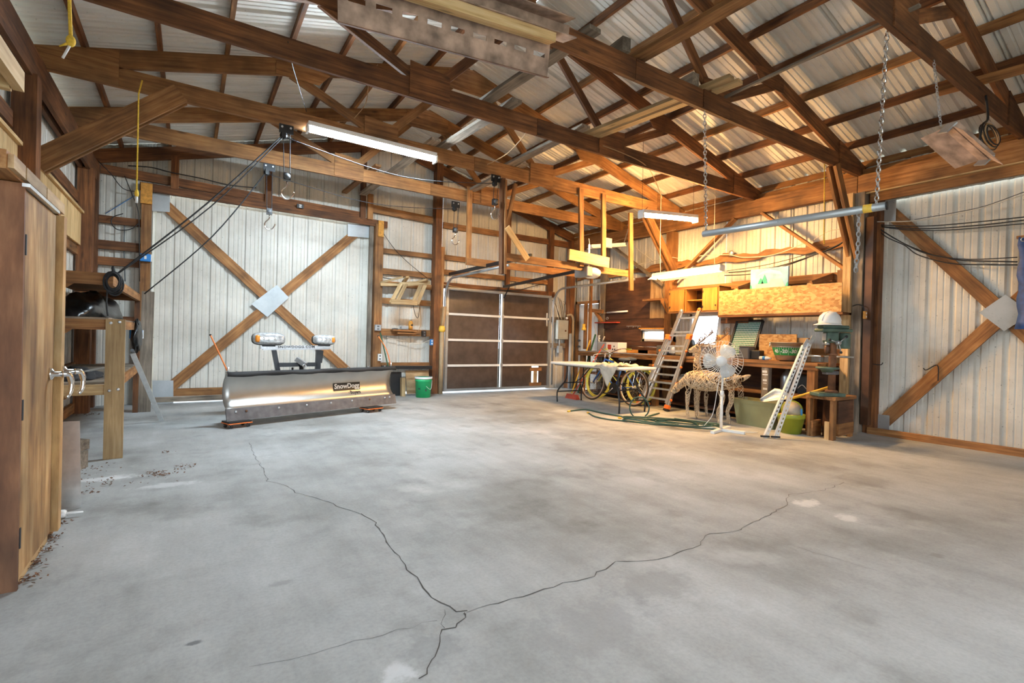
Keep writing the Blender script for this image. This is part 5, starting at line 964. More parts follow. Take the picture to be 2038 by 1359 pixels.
# ================================================================ folding table with cloth
TX0, TX1, TY0, TY1, TZ = 5.64, 6.40, 5.52, 7.38, .74
ft = thing('folding_table', 'white plastic folding table with dark bent legs', 'table', (6.02,6.45,0))
B(TX0,TY0,TZ-.045,TX1,TY1,TZ).build('tabletop', 'white_plastic', ft, False, .015)
for ya, yb, s in ((5.80,5.68,-1), (7.10,7.26,1)):
    for x, xo in ((5.82,5.74), (6.22,6.32)):
        MB().tube(spline([(x,ya,TZ-.05), (x,ya,.50), (x+(xo-x)*.3,ya+(yb-ya)*.2,.38), (xo,yb,.20), (xo,yb,.0)], 5), .014, 8).build('leg', 'black_metal', ft, True)
    MB().tube([(5.80,ya+(yb-ya)*.3,.36), (6.25,ya+(yb-ya)*.3,.36)], .011, 8).build('leg_brace', 'black_metal', ft, True); MB().tube([(5.74,yb,.19), (6.32,yb,.19)], .011, 8).build('leg_brace', 'black_metal', ft, True)
    MB().tube(spline([(6.02,ya,.36), (6.02,ya-s*.25,.52), (6.02,ya-s*.42,TZ-.06)]), .009, 6).build('folding_strut', 'black_metal', ft, True)
for x in (5.68, 6.36): bx(ft, 'under_rail', 'dark_grey', x-.012, TY0+.1, TZ-.06, x+.012, TY1-.1, TZ-.045)
# crumpled work cloth hanging over the front edge
rnd = random.Random(11); vs = []; fs = []; nu, nv = 26, 22
for i in range(nu+1):
    for j in range(nv+1):
        u, v = i/nu, j/nv; y = 5.62+.52*u+.05*math.sin(v*5+u*3); s = v*.80        # s runs from the far side to the hanging hem
        wv = .012*math.sin(u*17+v*9)+.014*math.sin(u*7-v*13)+.008*math.sin(v*23+u*5)
        flat = .46
        if s < flat: x = TX0+flat-s-.0; z = TZ+.018+abs(wv)*1.4
        else:
            d = s-flat; k = max(0, min(1, 1-abs(u-.42)/.34)); x = TX0-.016-abs(wv)*.6; z = TZ+.008-d*(.10+.9*k); y += (u-.5)*-.25*d
        vs.append((x, y, z))
for i in range(nu):
    for j in range(nv): fs.append((i*(nv+1)+j, (i+1)*(nv+1)+j, (i+1)*(nv+1)+j+1, i*(nv+1)+j+1))
o = MB().add(vs, fs).build('work_cloth', 'cloth', None, True); o.modifiers.new('thick', 'SOLIDIFY').thickness = .004; tag(o, 'crumpled beige cloth hanging over the folding table edge', 'cloth')
# ================================================================ bicycles
def bike(P, Q, label, frame, rim, tire, cruiser):
    P = Vector(P); Q = Vector(Q); d = (P-Q).normalized(); L = (P-Q).length; s = Vector((-d.y,d.x,0)); R = .335
    o = thing('bicycle', label, 'bicycle', (P+Q)/2, 'bicycles')
    tl = .10                                        # lean
    def q(a, z, w=0): return Q+d*a+s*(w+z*tl*-1)+Vector((0,0,z))
    ax = (s+Vector((0,0,tl))).normalized()
    for c0, nm in ((0,'rear_wheel'), (L,'front_wheel')):
        c = q(c0,R); w = MB().torus(c, R-.018, .02 if cruiser else .016, ax, 40, 8).build('wheel', tire, o, True); MB().torus(c, R-.045, .011, ax, 40, 6).build('rim', rim, w, True)
        if not cruiser: MB().torus(c, R-.03, .0135, ax, 40, 6).build('side_wall', 'tan_tire', w, True)
        sp = MB(); x = ax.orthogonal().normalized(); y = ax.cross(x)
        for k in range(24):
            a = 2*PI*k/24; a2 = a+(.9 if k % 2 else -.9); sp.tube([c+(x*math.cos(a2)+y*math.sin(a2))*.02+ax*(.03 if k % 4 < 2 else -.03), c+(x*math.cos(a)+y*math.sin(a))*(R-.048)], .0016, 4)
        sp.build('spokes', 'chrome', w); MB().tube([c-ax*.05, c+ax*.05], .018, 10).build('hub', 'steel_grey', w, True)
        if cruiser:
            fe = [c+(d*math.cos(a)+Vector((0,0,1))*math.sin(a))*(R+.02) for a in [(.15+k*.22) if c0 else (.9+k*.24) for k in range(10)]]
            MB().tube(fe, .024, 6).build('mudguard', frame, o, True)
    bb = q(.44,.28); seat = q(.28,.80); st = q(.31,.70); hd = q(L-.26,.80); hl = q(L-.20,.62); fr_ = q(L,R); rr = q(0,R); r = .017 if cruiser else .015
    for nm, a, b in (('down_tube',hl,bb),('seat_tube',bb,st),('chain_stay',bb,rr),('seat_stay',st,rr),('head_tube',hd,hl),('fork',hl,fr_)): MB().tube([a, b], r if nm not in ('chain_stay','seat_stay') else r*.6, 8).build(nm, frame, o, True)
    MB().tube(spline([hd, hd.lerp(st,.5)-Vector((0,0,.06 if cruiser else 0)), st]), r, 8).build('top_tube', frame, o, True)
    MB().lathe([(.10,-.004),(.10,.004)], bb+ax*.045, 24, ax).build('chainring', 'black_metal', o)
    for sg in (-1, 1):
        e = bb+ax*.07*sg+d*.12*sg-Vector((0,0,.11*sg)); k = MB().tube([bb+ax*.06*sg, e], .010, 6).build('crank', 'chrome', o, True); MB().beam(e, e+ax*.09*sg, .07, .02).build('pedal', 'black', k)
    MB().tube([st, seat], .012, 8).build('seat_post', 'chrome', o, True)
    MB().sph(seat+Vector((0,0,.02)), .13, .07, .035, 16, 8, Matrix.Rotation(math.atan2(d.y,d.x),3,'Z')).build('saddle', 'fabric_grey', o, True)
    hb_ = hd+Vector((0,0,.10)); MB().tube([hd, hb_], .013, 8).build('stem', 'chrome', o, True)
    for sg in (-1, 1):
        pts = [hb_, hb_+s*.12*sg+Vector((0,0,.05)), hb_+s*.30*sg+Vector((0,0,.10))-d*.05, hb_+s*.34*sg+Vector((0,0,.09))-d*.24] if cruiser else [hb_, hb_+s*.2*sg, hb_+s*.21*sg+d*.09-Vector((0,0,.03)), hb_+s*.21*sg+d*.06-Vector((0,0,.13)), hb_+s*.21*sg-d*.04-Vector((0,0,.14))]
        h = MB().tube(spline(pts,5), .011, 8).build('handlebar', 'chrome', o, True); MB().tube([pts[-2].lerp(pts[-1],.4), pts[-1]], .016, 8).build('grip', 'lime' if cruiser else 'black', h, True)
    return o
bike((6.55,7.24,0), (6.60,6.22,0), 'blue road bicycle with tan tyre walls behind the folding table', 'bike_blue', 'aluminium', 'rubber', False)
bike((6.86,7.42,0), (6.92,6.36,0), 'yellow cruiser bicycle parked against the bench', 'bike_yellow', 'bike_yellow', 'bike_yellow', True)
# ================================================================ multi-position ladder
ld = thing('ladder', 'aluminium folding ladder with orange feet leaning on the bench', 'ladder', (6.82,5.85,0))
BR_, BL_, TR_, TL_ = Vector((6.74,5.55,.02)), Vector((6.78,6.20,.02)), Vector((7.32,5.43,1.73)), Vector((7.32,5.80,1.72))
nl = (TR_-BR_).cross(BL_-BR_).normalized(); nl = nl if nl.x < 0 else -nl
def rail(a, b, off, w, dth, m='aluminium'): MB().beam(a+nl*off, b+nl*off, dth, w, nl).build('rail', m, ld)
ft_, tt = .0, .70
rail(BR_, BR_.lerp(TR_,.72), .035, .03, .075); rail(BL_, BL_.lerp(TL_,.72), .035, .03, .075)
iR0, iL0 = BR_.lerp(TR_,.06)+(BL_-BR_)*.13, BL_.lerp(TL_,.06)-(BL_-BR_)*.13
rail(iR0, TR_, -.01, .028, .065); rail(iL0, TL_, -.01, .028, .065)
for a, b in ((BR_,BR_.lerp(TR_,.72)), (BL_,BL_.lerp(TL_,.72))): MB().beam(a+nl*.055, b+nl*.055, .03, .004, nl).build('rail_groove', 'steel_grey', ld)
for k in range(5):
    t_ = .09+k*.16; a, b = BR_.lerp(TR_,t_)+nl*.035, BL_.lerp(TL_,t_)+nl*.035; ru = MB().beam(a, b, .035, .03).build('rung', 'aluminium', ld)
    for e, sg in ((a,-1),(b,1)): MB().sph(e+(b-a).normalized()*sg*.045+nl*.01, .022).build('rung_cap', 'orange', ru, True)
for k in range(6):
    t_ = .14+k*.155; a, b = iR0.lerp(TR_,t_), iL0.lerp(TL_,t_); MB().beam(a-nl*.01, b-nl*.01, .04, .03).build('rung', 'aluminium', ld)
for c in (BR_, BL_):
    d_ = (TR_-BR_).normalized(); MB().beam(c+nl*.035+d_*.005, c+nl*.035+d_*.075, .095, .05, nl).build('foot', 'orange', ld); MB().beam(c+nl*.035-d_*.025, c+nl*.035+d_*.01, .10, .055, nl).build('foot_pad', 'rubber', ld)
for c in (BR_.lerp(TR_,.72), BL_.lerp(TL_,.72)): MB().beam(c+nl*.03-(TR_-BR_)*.03, c+nl*.03+(TR_-BR_)*.02, .085, .06, nl).build('lock', 'orange', ld)
for c, s in ((TR_,1),(TL_,0)): MB().sph(c-nl*.01, .035, .035, .035).build('top_cap', 'orange' if s else 'aluminium', ld, True)
e = BL_+Vector((-.05,.03,.06)); MB().lathe([(.045,-.02),(.05,-.01),(.05,.01),(.045,.02)], (6.92,6.13,.05), 16, (.2,1,0)).build('transport_wheel', 'rubber', ld, True); MB().lathe([(.028,-.024),(.028,.024)], (6.92,6.13,.05), 12, (.2,1,0)).build('wheel_hub', 'orange', ld, True)
# ================================================================ garden hose
rnd = random.Random(5); P = []
def fl_(px, py, z=.013): p = at(px, py, 'z', .013); return Vector((p.x, p.y, z))
P += [fl_(1134,818), fl_(1165,815), fl_(1200,822), fl_(1240,829), fl_(1270,832), fl_(1290,829), fl_(1312,822)]
loopc = at(1262,812,'z',.013); lc = fl_(1262,822)
P2 = [fl_(1312,822), fl_(1290,834,.02)]
c0 = fl_(1345,845); 
for k in range(58):
    a = k*.46+.6; rx = .74+.10*math.sin(k*.31)+rnd.uniform(-.04,.04); ry = .27+.07*math.sin(k*.53)
    u = Vector((.55,-.83,0)); w = Vector((.83,.55,0)); z = .013+.0125*min(4, k/14)+rnd.uniform(0,.006)
    P2.append(c0+u*math.cos(a)*rx*(.62+.3*math.sin(k*.17))+w*math.sin(a)*ry+Vector((0,0,z-.013))-Vector((0,0,.0)))
hs = thing('garden_hose', 'dark green garden hose lying in a flattened coil on the floor', 'hose', c0); hs.location.z = 0
WL[hs.name] = Vector((c0.x,c0.y,0))
MB().tube(spline(P+P2[1:], 5), .0105, 7).build('hose', 'hose', hs, True)
# standing loop and second end
sl = [fl_(1290,834,.03)]+[Vector((5.63,5.16,.17))+Vector((.63,-.55,0)).normalized()*.14*math.cos(a)+Vector((0,0,.16*math.sin(a))) for a in [-.9+k*.38 for k in range(15)]]+[fl_(1310,840,.03), fl_(1350,850,.05)]
MB().tube(spline(sl,4), .0105, 7).build('hose', 'hose', hs, True)
MB().tube(spline([fl_(1172,822), fl_(1185,829), fl_(1215,835), fl_(1250,838), fl_(1290,842), fl_(1340,848,.04)],5), .0105, 7).build('hose', 'hose', hs, True)
for a, b in (((1134,818),(1130,818.5)), ((1172,822),(1169,821)), ((1236,832),(1231,831))): MB().tube([fl_(*a), fl_(*b)], .015, 8).build('brass_end', 'yellow', hs, True)
# ================================================================ wicker deer
def weave(o, name, path, rad, n, m, seed, r=.0035, sides=4, flat=1.0):
    """strands wound around a tapered limb: path points, radii"""
    rnd = random.Random(seed); path = spline(path, 5); m_ = len(path); rr = [rad[min(int(i/(m_-1)*(len(rad)-1)), len(rad)-2)]*(1-((i/(m_-1)*(len(rad)-1)) % 1 if i < m_-1 else 1))+rad[min(int(i/(m_-1)*(len(rad)-1))+1, len(rad)-1)]*((i/(m_-1)*(len(rad)-1)) % 1 if i < m_-1 else 1) for i in range(m_)]
    mb = MB()
    L = sum((path[i+1]-path[i]).length for i in range(m_-1))
    def P(t, a):
        x = t*(m_-1); i = min(int(x), m_-2); k = x-i; c = path[i].lerp(path[i+1], k); d = (path[i+1]-path[i]).normalized(); s = d.cross(Vector((.3,.2,1))).normalized(); u = s.cross(d); q = rr[i]*(1-k)+rr[i+1]*k
        return c+(s*math.cos(a)+u*math.sin(a)*flat)*q
    for j in range(n):
        a0 = rnd.uniform(0,6.28); tw = rnd.choice((-1,1))*rnd.uniform(3,16)*min(1.5, L/.25); ph = rnd.uniform(0,6); pts = []
        t0 = rnd.uniform(0,.5); t1 = rnd.uniform(t0+.25, 1.0) if rnd.random() < .7 else 1
        ns = 16
        for k in range(ns+1):
            t_ = t0+(t1-t0)*k/ns; pts.append(P(t_, a0+tw*(t_-t0)+.4*math.sin(t_*9+ph))*1)
        mb.tube(pts, r, sides)
    return mb.build(name, m, o)
def deer(px, base, label, head_down, seed, antlers):
    o = thing('wicker_deer', label, 'deer figure', base, 'wicker deer'); x, y = base.x, base.y; V = lambda a, z, w=0: Vector((x+w, y+a, z))    # a runs towards the head (+y)
    m1, m2 = 'wicker_light', 'wicker'
    weave(o, 'body', [V(-.42,.60), V(-.25,.60), V(0,.575), V(.22,.60), V(.34,.62)], [.06,.125,.13,.135,.07], 70, m1, seed, .0055); weave(o, 'body_inner_strands', [V(-.40,.60), V(0,.58), V(.32,.61)], [.05,.10,.06], 40, m2, seed+1, .005)  # second set: darker brown strands wound inside the pale body weave
    for a, w, k in ((.24,-.07,1), (.20,.08,0), (-.30,-.08,1), (-.34,.08,0)):
        pts = [V(a,.56,w), V(a+(.02 if a > 0 else -.03),.34,w), V(a+(.02 if a > 0 else .03),.17,w), V(a,.0,w)]
        weave(o, 'leg', pts, [.055,.030,.020,.016], 16, m1, seed+3+int(a*100), .0045)
    if head_down:
        weave(o, 'neck', [V(.30,.60), V(.42,.52), V(.50,.45)], [.075,.055,.045], 26, m1, seed+20, .005); hd0, hd1 = V(.48,.47), V(.60,.36)
    else:
        weave(o, 'neck', [V(.28,.62), V(.34,.78), V(.33,.95), V(.36,1.06)], [.085,.06,.05,.045], 32, m1, seed+20, .005); hd0, hd1 = V(.32,1.08), V(.50,1.02)
    weave(o, 'head', [hd0, hd0.lerp(hd1,.5), hd1], [.06,.05,.026], 28, m1, seed+21, .0045)
    for sg in (-1, 1): weave(o, 'ear', [hd0+Vector((sg*.03,0,.03)), hd0+Vector((sg*.09,-.04,.09))], [.028,.006], 10, m2, seed+22+sg, .003)
    weave(o, 'tail', [V(-.42,.64), V(-.50,.68), V(-.56,.71)], [.04,.03,.008], 20, m1, seed+30)
    if antlers:
        rnd = random.Random(seed)
        for sg in (-1, 1):
            mb = MB(); b = hd0+Vector((sg*.03,-.02,.04)); tip = b+Vector((sg*.16,-.36,.20)); mid = b+Vector((sg*.16,-.16,.06))
            main = spline([b, mid, tip], 6); mb.tube(main, .008, 5)
            for k in range(2, len(main), 1):
                for _ in range(2): mb.tube([main[k], main[k]+Vector((rnd.uniform(-.06,.06), rnd.uniform(-.06,.05), rnd.uniform(.02,.13)))], .004, 4)
            for _ in range(26):
                c = main[rnd.randrange(len(main))]+Vector((rnd.uniform(-.05,.05), rnd.uniform(-.05,.05), rnd.uniform(0,.1))); mb.torus(c, rnd.uniform(.015,.03), .0028, (rnd.uniform(-1,1),rnd.uniform(-1,1),rnd.uniform(-1,1)+.01), 10, 4)
            mb.build('antler', 'wicker', o)
    return o
deer(0, Vector((6.45,4.63,0)), 'wicker deer figure grazing with lowered head', True, 100, False)
deer(0, Vector((6.82,4.72,0)), 'wicker deer figure with raised head and antlers', False, 200, True)
# ================================================================ pedestal fan
fn = thing('pedestal_fan', 'white pedestal fan in front of the deer figures', 'fan', (5.90,3.99,0)); fc = Vector((5.87,3.99,.925)); fd_ = Vector((-.80,-.58,.04)).normalized(); fx_ = fd_.cross(Vector((0,0,1))).normalized(); fu = fx_.cross(fd_)
for a in (.25, .25+PI/2):
    e = Vector((math.cos(a),math.sin(a),0))*.30; MB().beam(Vector((5.92,4.0,.018))-e, Vector((5.92,4.0,.018))+e, .05, .034).build('foot_bar', 'white_plastic', fn)
MB().tube([(5.92,4.0,.03), (5.92,4.0,.50)], .019, 10).build('pole', 'white_plastic', fn, True); MB().tube([(5.92,4.0,.48), (5.92,4.0,.85)], .014, 10).build('pole', 'white_paint', fn, True); MB().tube([(5.92,4.0,.46), (5.92,4.0,.53)], .025, 10).build('pole_collar', 'white_plastic', fn, True)
MB().lathe([(.05,-.16),(.075,-.12),(.075,-.05),(.04,-.02)], fc, 18, fd_).build('motor', 'white_plastic', fn, True); MB().beam((5.92,4.0,.84), fc-fd_*.10, .05, .06).build('neck', 'white_plastic', fn)
for k in range(3):
    a = PI/2+k*2*PI/3+.5; pts = []
    for t_, w in ((.05,.035),(.10,.075),(.16,.10),(.205,.085),(.225,.03)):
        rd = fx_*math.cos(a)+fu*math.sin(a); tg = -fx_*math.sin(a)+fu*math.cos(a); pts.append((fc+rd*t_+tg*w+fd_*.022, fc+rd*t_-tg*w-fd_*.022))
    vs = [p for pr in pts for p in pr]; MB().add(vs, [(2*i,2*i+1,2*i+3,2*i+2) for i in range(4)]).build('blade', 'fan_blade', fn, True).modifiers.new('thick', 'SOLIDIFY').thickness = .004
MB().lathe([(.001,.058),(.062,.055),(.065,.045),(.065,.035)], fc, 22, fd_).build('badge', 'white_plastic', fn, True); MB().lathe([(.035,-.02),(.04,.02)], fc, 16, fd_).build('hub', 'white_paint', fn, True)
for nm, sg in (('front_guard',1), ('rear_guard',-1)):
    mb = MB()
    for k in range(40):
        a = 2*PI*k/40; rd = fx_*math.cos(a)+fu*math.sin(a); rd2 = fx_*math.cos(a+.35)+fu*math.sin(a+.35)
        mb.tube([fc+rd*.06+fd_*.05*sg, fc+rd.lerp(rd2,.5).normalized()*.16+fd_*.06*sg, fc+rd2*.245+fd_*.035*sg, fc+rd2*.265], .0024, 4)
    for R_, h in ((.265,0), (.20,.052), (.13,.058)): mb.torus(fc+fd_*h*sg, R_, .0035 if h == 0 else .002, fd_, 40, 4)
    mb.build(nm, 'white_plastic', fn)
MB().tube(spline([(5.90,4.02,.80),(5.88,4.05,.5),(5.87,4.10,.2),(5.80,4.18,.01),(5.95,4.0,.008),(6.25,3.75,.008),(6.20,3.70,.008),(5.9,3.88,.008)]), .0045, 6).build('power_cord', 'white_plastic', fn, True)
# ================================================================ planter, pot, shovel
def rect_tub(c, u, w, L, Wd, h, tp, m, o, name='tub'):
    rings = []
    for k, z, ins in ((0,0,0),(1,h*.85,tp*.85),(1,h*.85,tp*.85+.012),(1,h*.97,tp+.012),(1,h,tp+.02),(1,h,tp-.006),(1,h*.85,tp*.85-.008),(0,.012,-.008)):
        l, ww = L/2+ins, Wd/2+ins; rings.append([c+u*(sx*(l-cx))+w*(sy*(ww-cy))+Vector((0,0,z)) for sx, sy, cx, cy in ((1,1,0,.03),(1,1,.03,0),(-1,1,.03,0),(-1,1,0,.03),(-1,-1,0,.03),(-1,-1,.03,0),(1,-1,.03,0),(1,-1,0,.03))])
    vs = [p for r_ in rings for p in r_]; n = 8; fs = [tuple(range(7,-1,-1))]
    for i in range(len(rings)-1): fs += [(i*n+k, i*n+(k+1) % n, (i+1)*n+(k+1) % n, (i+1)*n+k) for k in range(n)]
    fs.append(tuple((len(rings)-1)*n+k for k in range(n)))
    return MB().add(vs, fs).build(name, m, o)
pu = Vector((-.06,-1,0)).normalized(); pw = Vector((1,-.06,0)).normalized()
pc_ = Vector((6.82,4.02,0)); o = thing('planter_tub', 'long dull green planter tub on the floor', 'planter', pc_); rect_tub(pc_, pu, pw, .56, .24, .37, .045, 'olive', o)
po = Vector((6.69,3.50,0)); o = thing('flower_pot', 'round lime green pot full of odds and ends', 'pot', po)
MB().lathe([(.001,0),(.12,0),(.16,.20),(.165,.20),(.172,.205),(.172,.25),(.166,.255),(.155,.25),(.15,.19),(.001,.18)], po, 30, cap=False).build('pot', 'lime', o, True)
dsk = thing('green_disc', 'lime green saucer standing tilted in the round pot', 'saucer', po+Vector((.06,.02,.19))); MB().lathe([(.12,0),(.13,.012),(.12,.02),(.001,.014)], po+Vector((.02,.0,.30)), 24, (-.8,-.45,.25)).build('saucer', 'lime', dsk, True); MB().lathe([(.11,.021),(.001,.022)], po+Vector((.02,.0,.30)), 24, (-.8,-.45,.25)).build('soil_crust', 'cloth', dsk, True)
for dx, dy, dz, m, l in ((-.07,.08,.23,'orange','orange ball in the round pot'), (.05,-.11,.26,'blue','blue marker standing in the round pot'), (-.05,-.04,.22,'cloth','pale stone in the round pot')):
    c = po+Vector((dx,dy,dz)); tag((MB().lathe([(.012,-.07),(.012,.05),(.006,.07)], c, 10) if m == 'blue' else MB().sph(c, .03, .035, .028)).build('pot_filler', m, None, True), l, 'oddment', 'oddments in the round pot')
sv = thing('shovel', 'steel scoop shovel with yellow handle lying on the planter tub', 'shovel', (6.9,3.75,.38))
ha, hb2 = at(1572,794,'x',6.80), at(1655,769,'x',6.98); MB().tube([ha, hb2], .018, 10).build('handle', 'yellow', sv, True)
b0 = ha; dv = (at(1512,800,'x',6.70)-ha); lv = dv.length; dv.normalize(); sd2 = Vector((.6,0,.8)); sd2 = (sd2-dv*sd2.dot(dv)).normalized(); nb = dv.cross(sd2)
vs = []; fs = []
for i in range(7):
    for j in range(6):
        t_ = i/6; k = j/5; wd = .20*(1-abs(t_-.45)*1.5)+.02; vs.append(b0+dv*t_*lv+sd2*k*wd+nb*(.03*math.sin(k*PI)))
for i in range(6):
    for j in range(5): fs.append((i*6+j, (i+1)*6+j, (i+1)*6+j+1, i*6+j+1))
MB().add(vs, fs).build('blade', 'galvanized', sv, True).modifiers.new('thick', 'SOLIDIFY').thickness = .003
# ================================================================ electrical panel and pipes
ep = thing('breaker_panel', 'grey breaker panel between garage door and corner', 'breaker panel', (7.39,9.3,1.16)); B(7.24,9.20,1.16,7.55,9.30,1.61).build('cabinet', 'panel_grey', ep, False, .006); B(7.265,9.192,1.19,7.525,9.20,1.57).build('door', 'panel_grey', ep, False, .004); B(7.44,9.186,1.34,7.48,9.193,1.38).build('latch', 'rust', ep)
MB().tube([(7.34,9.26,1.16), (7.34,9.26,.98)], .02, 8).build('conduit', 'grey_plastic', ep, True); B(7.29,9.22,.84,7.40,9.30,1.0).build('junction_box', 'grey_plastic', ep)
for x, r, m, z1, l in ((7.56,.035,'grey_plastic',1.30,'thick grey conduit beside the breaker panel'), (7.63,.028,'pipe_tan',1.75,'tan pipe standing in the back right corner')): tag(MB().tube([(x,9.13,0), (x,9.13,z1)] if m != 'pipe_tan' else spline([(x,9.13,0),(x,9.13,1.4),(x,9.13,1.62),(x-.05,9.15,1.74),(x-.14,9.2,1.72)]), r, 10).build('conduit', m, None, True), l, 'pipe', 'wall pipes')
o = thing('vent_pipe', 'tan pipe with yellow collar at the left garage door post', 'pipe', (4.24,9.12,0)); MB().tube([(4.235,9.12,0), (4.235,9.12,1.28)], .045, 12).build('pipe', 'pipe_tan', o, True); MB().lathe([(.05,1.24),(.065,1.26),(.065,1.31),(.05,1.36)], (4.235,9.12,0), 12).build('collar', 'yellow', o, True); MB().tube([(4.25,9.14,1.3), (4.29,9.14,1.75)], .04, 8).build('upper_pipe', 'wire_tan', o, True)
rnd = random.Random(8)
for k in range(8):
    x0 = 7.10+k*.055; MB().tube(spline([(x0-.05,9.28,2.1+rnd.uniform(-.05,.1)), (x0+rnd.uniform(-.08,.05),9.22,1.95), (7.28+k*.03,9.24,1.62)], 4), .006, 5).build('cable', 'wire_black' if k % 3 else 'wire_white', ep, True)
tag(MB().sph((7.47,9.17,1.66), .03, .03, .03).build('bulb', 'white_plastic', None, True), 'small white bulb above the breaker panel', 'bulb')
# ================================================================ cables on the walls
def wy(pts, y): return [at(px, py, 'y', y) for px, py in pts]
def wx(pts, x): return [at(px, py, 'x', x) for px, py in pts]
CB = [('wire_black', .009, wy([(255,330),(300,333),(340,343),(400,355),(455,368),(510,374)], 9.22), 'black cable lying along the upper left girt'),
 ('wire_black', .006, wy([(195,320),(220,345),(245,375),(275,382)], 9.22), 'black wire sagging left of the sliding door post'), ('wire_black', .006, wy([(248,350),(262,385),(275,420),(277,480),(278,560)], 9.18), 'black wire running down the sliding door post'),
 ('wire_black', .007, wy([(245,425),(225,432),(222,445),(235,457),(260,456),(275,445)], 9.24), 'looped black wire in the narrow left bay'), ('dark_grey', .008, wy([(248,440),(247,500),(249,560)], 9.36), 'grey wire straight down in the narrow left bay'), ('blue', .005, wy([(210,425),(275,385)], 9.36), 'thin blue line slanting in the narrow left bay'),
 ('wire_black', .006, wy([(760,460),(785,495),(815,525),(850,553)], 9.27), 'thin wire slanting across the bay right of the sliding door'), ('wire_black', .007, wy([(756,545),(765,553),(790,556)], 9.25), 'short black wire above the sawhorse'),
 ('wire_tan', .006, wy([(835,605),(838,640),(832,660)], 9.2), 'brown wire hanging below the sawhorse'), ('wire_black', .006, wy([(822,605),(826,625),(832,632),(836,605)], 9.2), 'looped wire hanging below the sawhorse'), ('wire_white', .006, wy([(770,672),(800,678),(830,685),(857,676)], 9.28), 'pale wire draped under the little wall shelf'),
 ('wire_black', .009, wy([(862,560),(900,572),(950,578),(985,577),(1030,580),(1070,583)], 9.24), 'black cable bundle above the garage door'), ('wire_tan', .012, wy([(880,566),(940,577),(985,580)], 9.22), 'brown cable bundle above the left half of the garage door'), ('wire_black', .008, wy([(990,577),(1030,577),(1060,570),(1082,565)], 9.22), 'black cable rising right above the garage door'),
 ('wire_black', .007, wx([(1712,442),(1760,448),(1830,450),(1900,446),(2038,432)], 7.72), 'uppermost black wire strung across the right sliding door'), ('wire_black', .007, wx([(1712,445),(1770,452),(1850,455),(1950,448),(2038,438)], 7.73), 'second black wire strung across the right sliding door'), ('wire_black', .006, wx([(1715,445),(1790,456),(1880,458),(2038,445)], 7.74), 'third black wire strung across the right sliding door'), ('wire_white', .006, wx([(1712,441),(1790,441),(1850,436),(1930,420),(2038,388)], 7.70), 'pale wire rising across the right sliding door'), ('wire_black', .004, wx([(1820,437),(1900,423),(1960,410),(2038,382)], 7.71), 'thin dark wire rising across the right sliding door'),
 ('wire_black', .008, wx([(1735,444),(1770,468),(1830,500),(1880,512),(1915,518),(2025,521)], 7.72), 'black wire sagging over the door brace'), ('wire_black', .007, wx([(1738,446),(1762,470),(1800,488),(1825,506),(1870,520),(1915,526),(2025,527)], 7.73), 'lower black wire sagging over the door brace'), ('wire_black', .006, wx([(1745,452),(1790,480),(1860,508),(1930,516),(2025,512)], 7.74), 'thin black wire sagging over the door brace'),
 ('wire_black', .010, wx([(1440,543),(1480,540),(1540,532),(1590,518),(1640,500),(1680,480),(1697,455),(1700,440)], 7.66), 'thick black cable looping up to the right post'), ('wire_black', .008, wx([(1442,548),(1500,545),(1560,530),(1620,508),(1670,488),(1690,465)], 7.67), 'second black cable looping up to the right post'), ('wire_black', .006, wx([(1440,540),(1520,528),(1600,508),(1650,490)], 7.74), 'thin black cable behind the painting'), ('wire_white', .007, wx([(1405,508),(1450,507),(1480,512),(1540,507),(1605,482)], 7.72), 'white cable along the wavy girt'), ('wire_white', .006, wx([(1620,477),(1650,460),(1680,455)], 7.72), 'pale wire by the knee brace post'),
 ('wire_white', .008, wx([(1262,485),(1270,497),(1290,512),(1300,520)], 7.6), 'white cable at the short shop light post'), ('wire_tan', .007, wx([(1215,484),(1240,475),(1262,473),(1300,468),(1345,457)], 7.62), 'tan cable along the underside of the right header'), ('wire_white', .007, wx([(1265,528),(1290,522),(1330,512),(1360,515),(1400,508)], 7.64), 'white cable past the far wall post'),
 ('wire_black', .006, wx([(1250,545),(1245,570),(1240,600)], 7.6) if 0 else wx([(1330,540),(1318,575),(1322,600),(1332,622)], 7.55), 'dark wire hanging down beside the wall cabinet'),
 ('wire_tan', .005, [at(752,128,'y',6.15), at(735,160,'y',6.1), at(728,205,'y',6.1), at(705,235,'y',6.1)], 'tan wire curling down to the long shop light'), ('wire_tan', .006, [at(1047,265,'y',4.6), at(1035,280,'y',4.9), at(1010,305,'y',5.4), at(985,320,'y',5.9), at(970,327,'y',6.1)], 'tan wire slanting between two middle trusses'), ('wire_tan', .006, [at(1200,290,'y',4.66), at(1240,305,'y',4.66), at(1280,325,'y',4.66), at(1300,350,'y',4.9), at(1318,395,'y',5.7)], 'tan wire running down to the short shop light'),
 ('wire_black', .004, [at(573,83,'y',4.66), at(582,130,'y',5.2), at(610,222,'y',6.1)], 'thin black wire crossing in front of the left roof')]
for m_, r_, p_, l_ in CB: cord('wall_cable', p_, r_, m_, l_, 'cable', 'cables', 5, 5)
o = thing('cable_coil', 'coil of brown cable hanging from the nearest truss', 'cable', at(1970,290,'y',1.5))
cc = at(1978,268,'y',1.52)
for k in range(5): MB().torus(cc+Vector((random.uniform(-.01,.01), .01*k, random.uniform(-.01,.01))), .085+.008*k, .006, (.35,1,.2), 20, 5, 1.35, (.5,0,1)).build('loop', 'wire_tan' if k % 2 else 'wire_black', o, True)
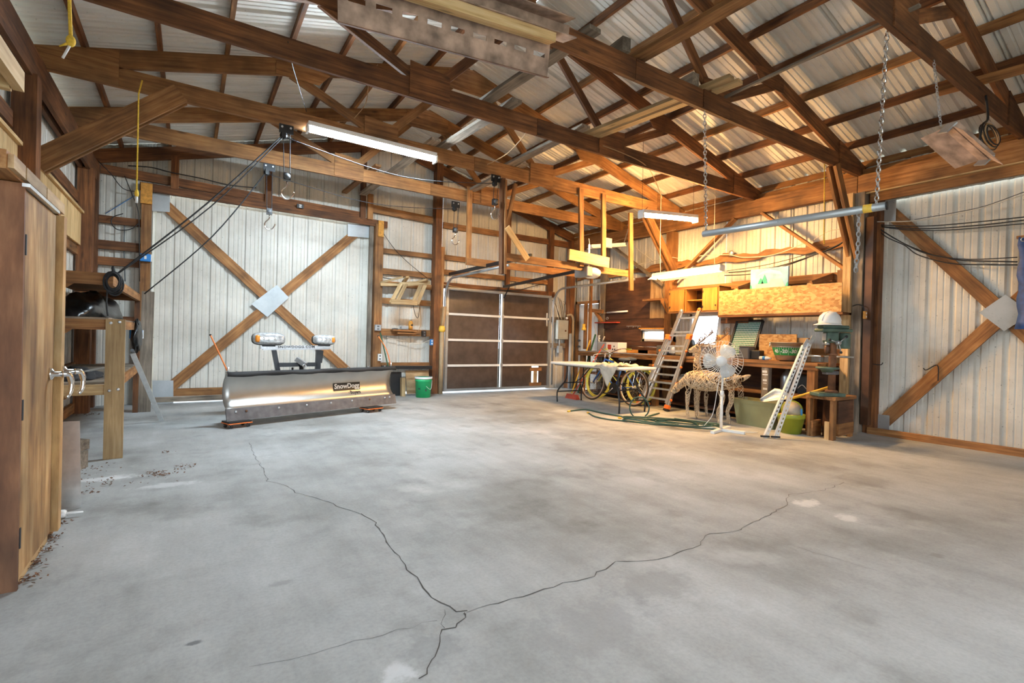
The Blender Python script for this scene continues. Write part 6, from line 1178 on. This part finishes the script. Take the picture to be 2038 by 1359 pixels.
MB().tube(spline([at(1962,190,'y',1.55), at(1966,235,'y',1.52), at(1955,250,'y',1.5), at(1948,290,'y',1.5)]), .010, 6).build('cable_end', 'wire_black', o, True); MB().tube([at(1948,282,'y',1.5), at(1944,297,'y',1.5)], .018, 8).build('plug', 'black', o, True)
wallbox(at(1714,627,'x',7.56)+Vector((0,-.03,0)), .03, .05, .03, 'orange_block', 'double socket on the post beside the drill press', 'outlet box', 'outlet_box', 'print_white')
cord('socket_cable', wx([(1697,609),(1708,606),(1718,610),(1720,622)], 7.54), .007, 'wire_black', 'short black cable above the double socket', 'cable', 'cables', 5, 5)
cord('wire_hook', [at(1712,718,'x',7.7), at(1735,724,'x',7.7), at(1752,726,'x',7.68), at(1757,722,'x',7.64)], .006, 'black', 'thin wire hook on the right door post', 'hook', 'wire hooks'); o = cord('wire_hook', [at(1838,733,'x',7.66), at(1844,736,'x',7.72), at(1866,727,'x',7.8), at(1867,758,'x',7.8)], .006, 'black', 'bent wire hook on the lower door brace', 'hook', 'wire hooks')
# junction boxes on the wavy girt
tag(MB().lathe([(.045,0),(.05,.03),(.02,.04)], at(1457,504,'x',7.77), 14, (-1,0,0)).build('junction_box', 'zinc', None, True), 'round steel junction box on the wavy girt', 'junction box')
# blue tarp at the right edge
vs = []; fs = []
for i in range(17):
    y = 1.60-.9*i/16
    for j in range(13): z = 2.42-1.02*j/12; vs.append((7.68+.025*math.sin(i*1.1+j*.2)+.012*math.sin(j*.9), y+.012*math.sin(j*1.7), z))
    if i: fs += [((i-1)*13+j, i*13+j, i*13+j+1, (i-1)*13+j+1) for j in range(12)]
tp_ = thing('tarp', 'frayed dark blue tarp hanging at the right edge', 'tarp', (7.68,1.2,1.4)); MB().add(vs, fs).build('sheet', 'blue_tarp', tp_, True).modifiers.new('thick', 'SOLIDIFY').thickness = .003
MB().torus((7.655,1.555,2.385), .022, .006, (1,0,0), 16, 6).build('grommet', 'chrome', tp_, True); MB().beam((7.70,1.62,2.42), (7.70,.7,2.42), .03, .03).build('hanging_batten', 'mid_lumber', tp_)
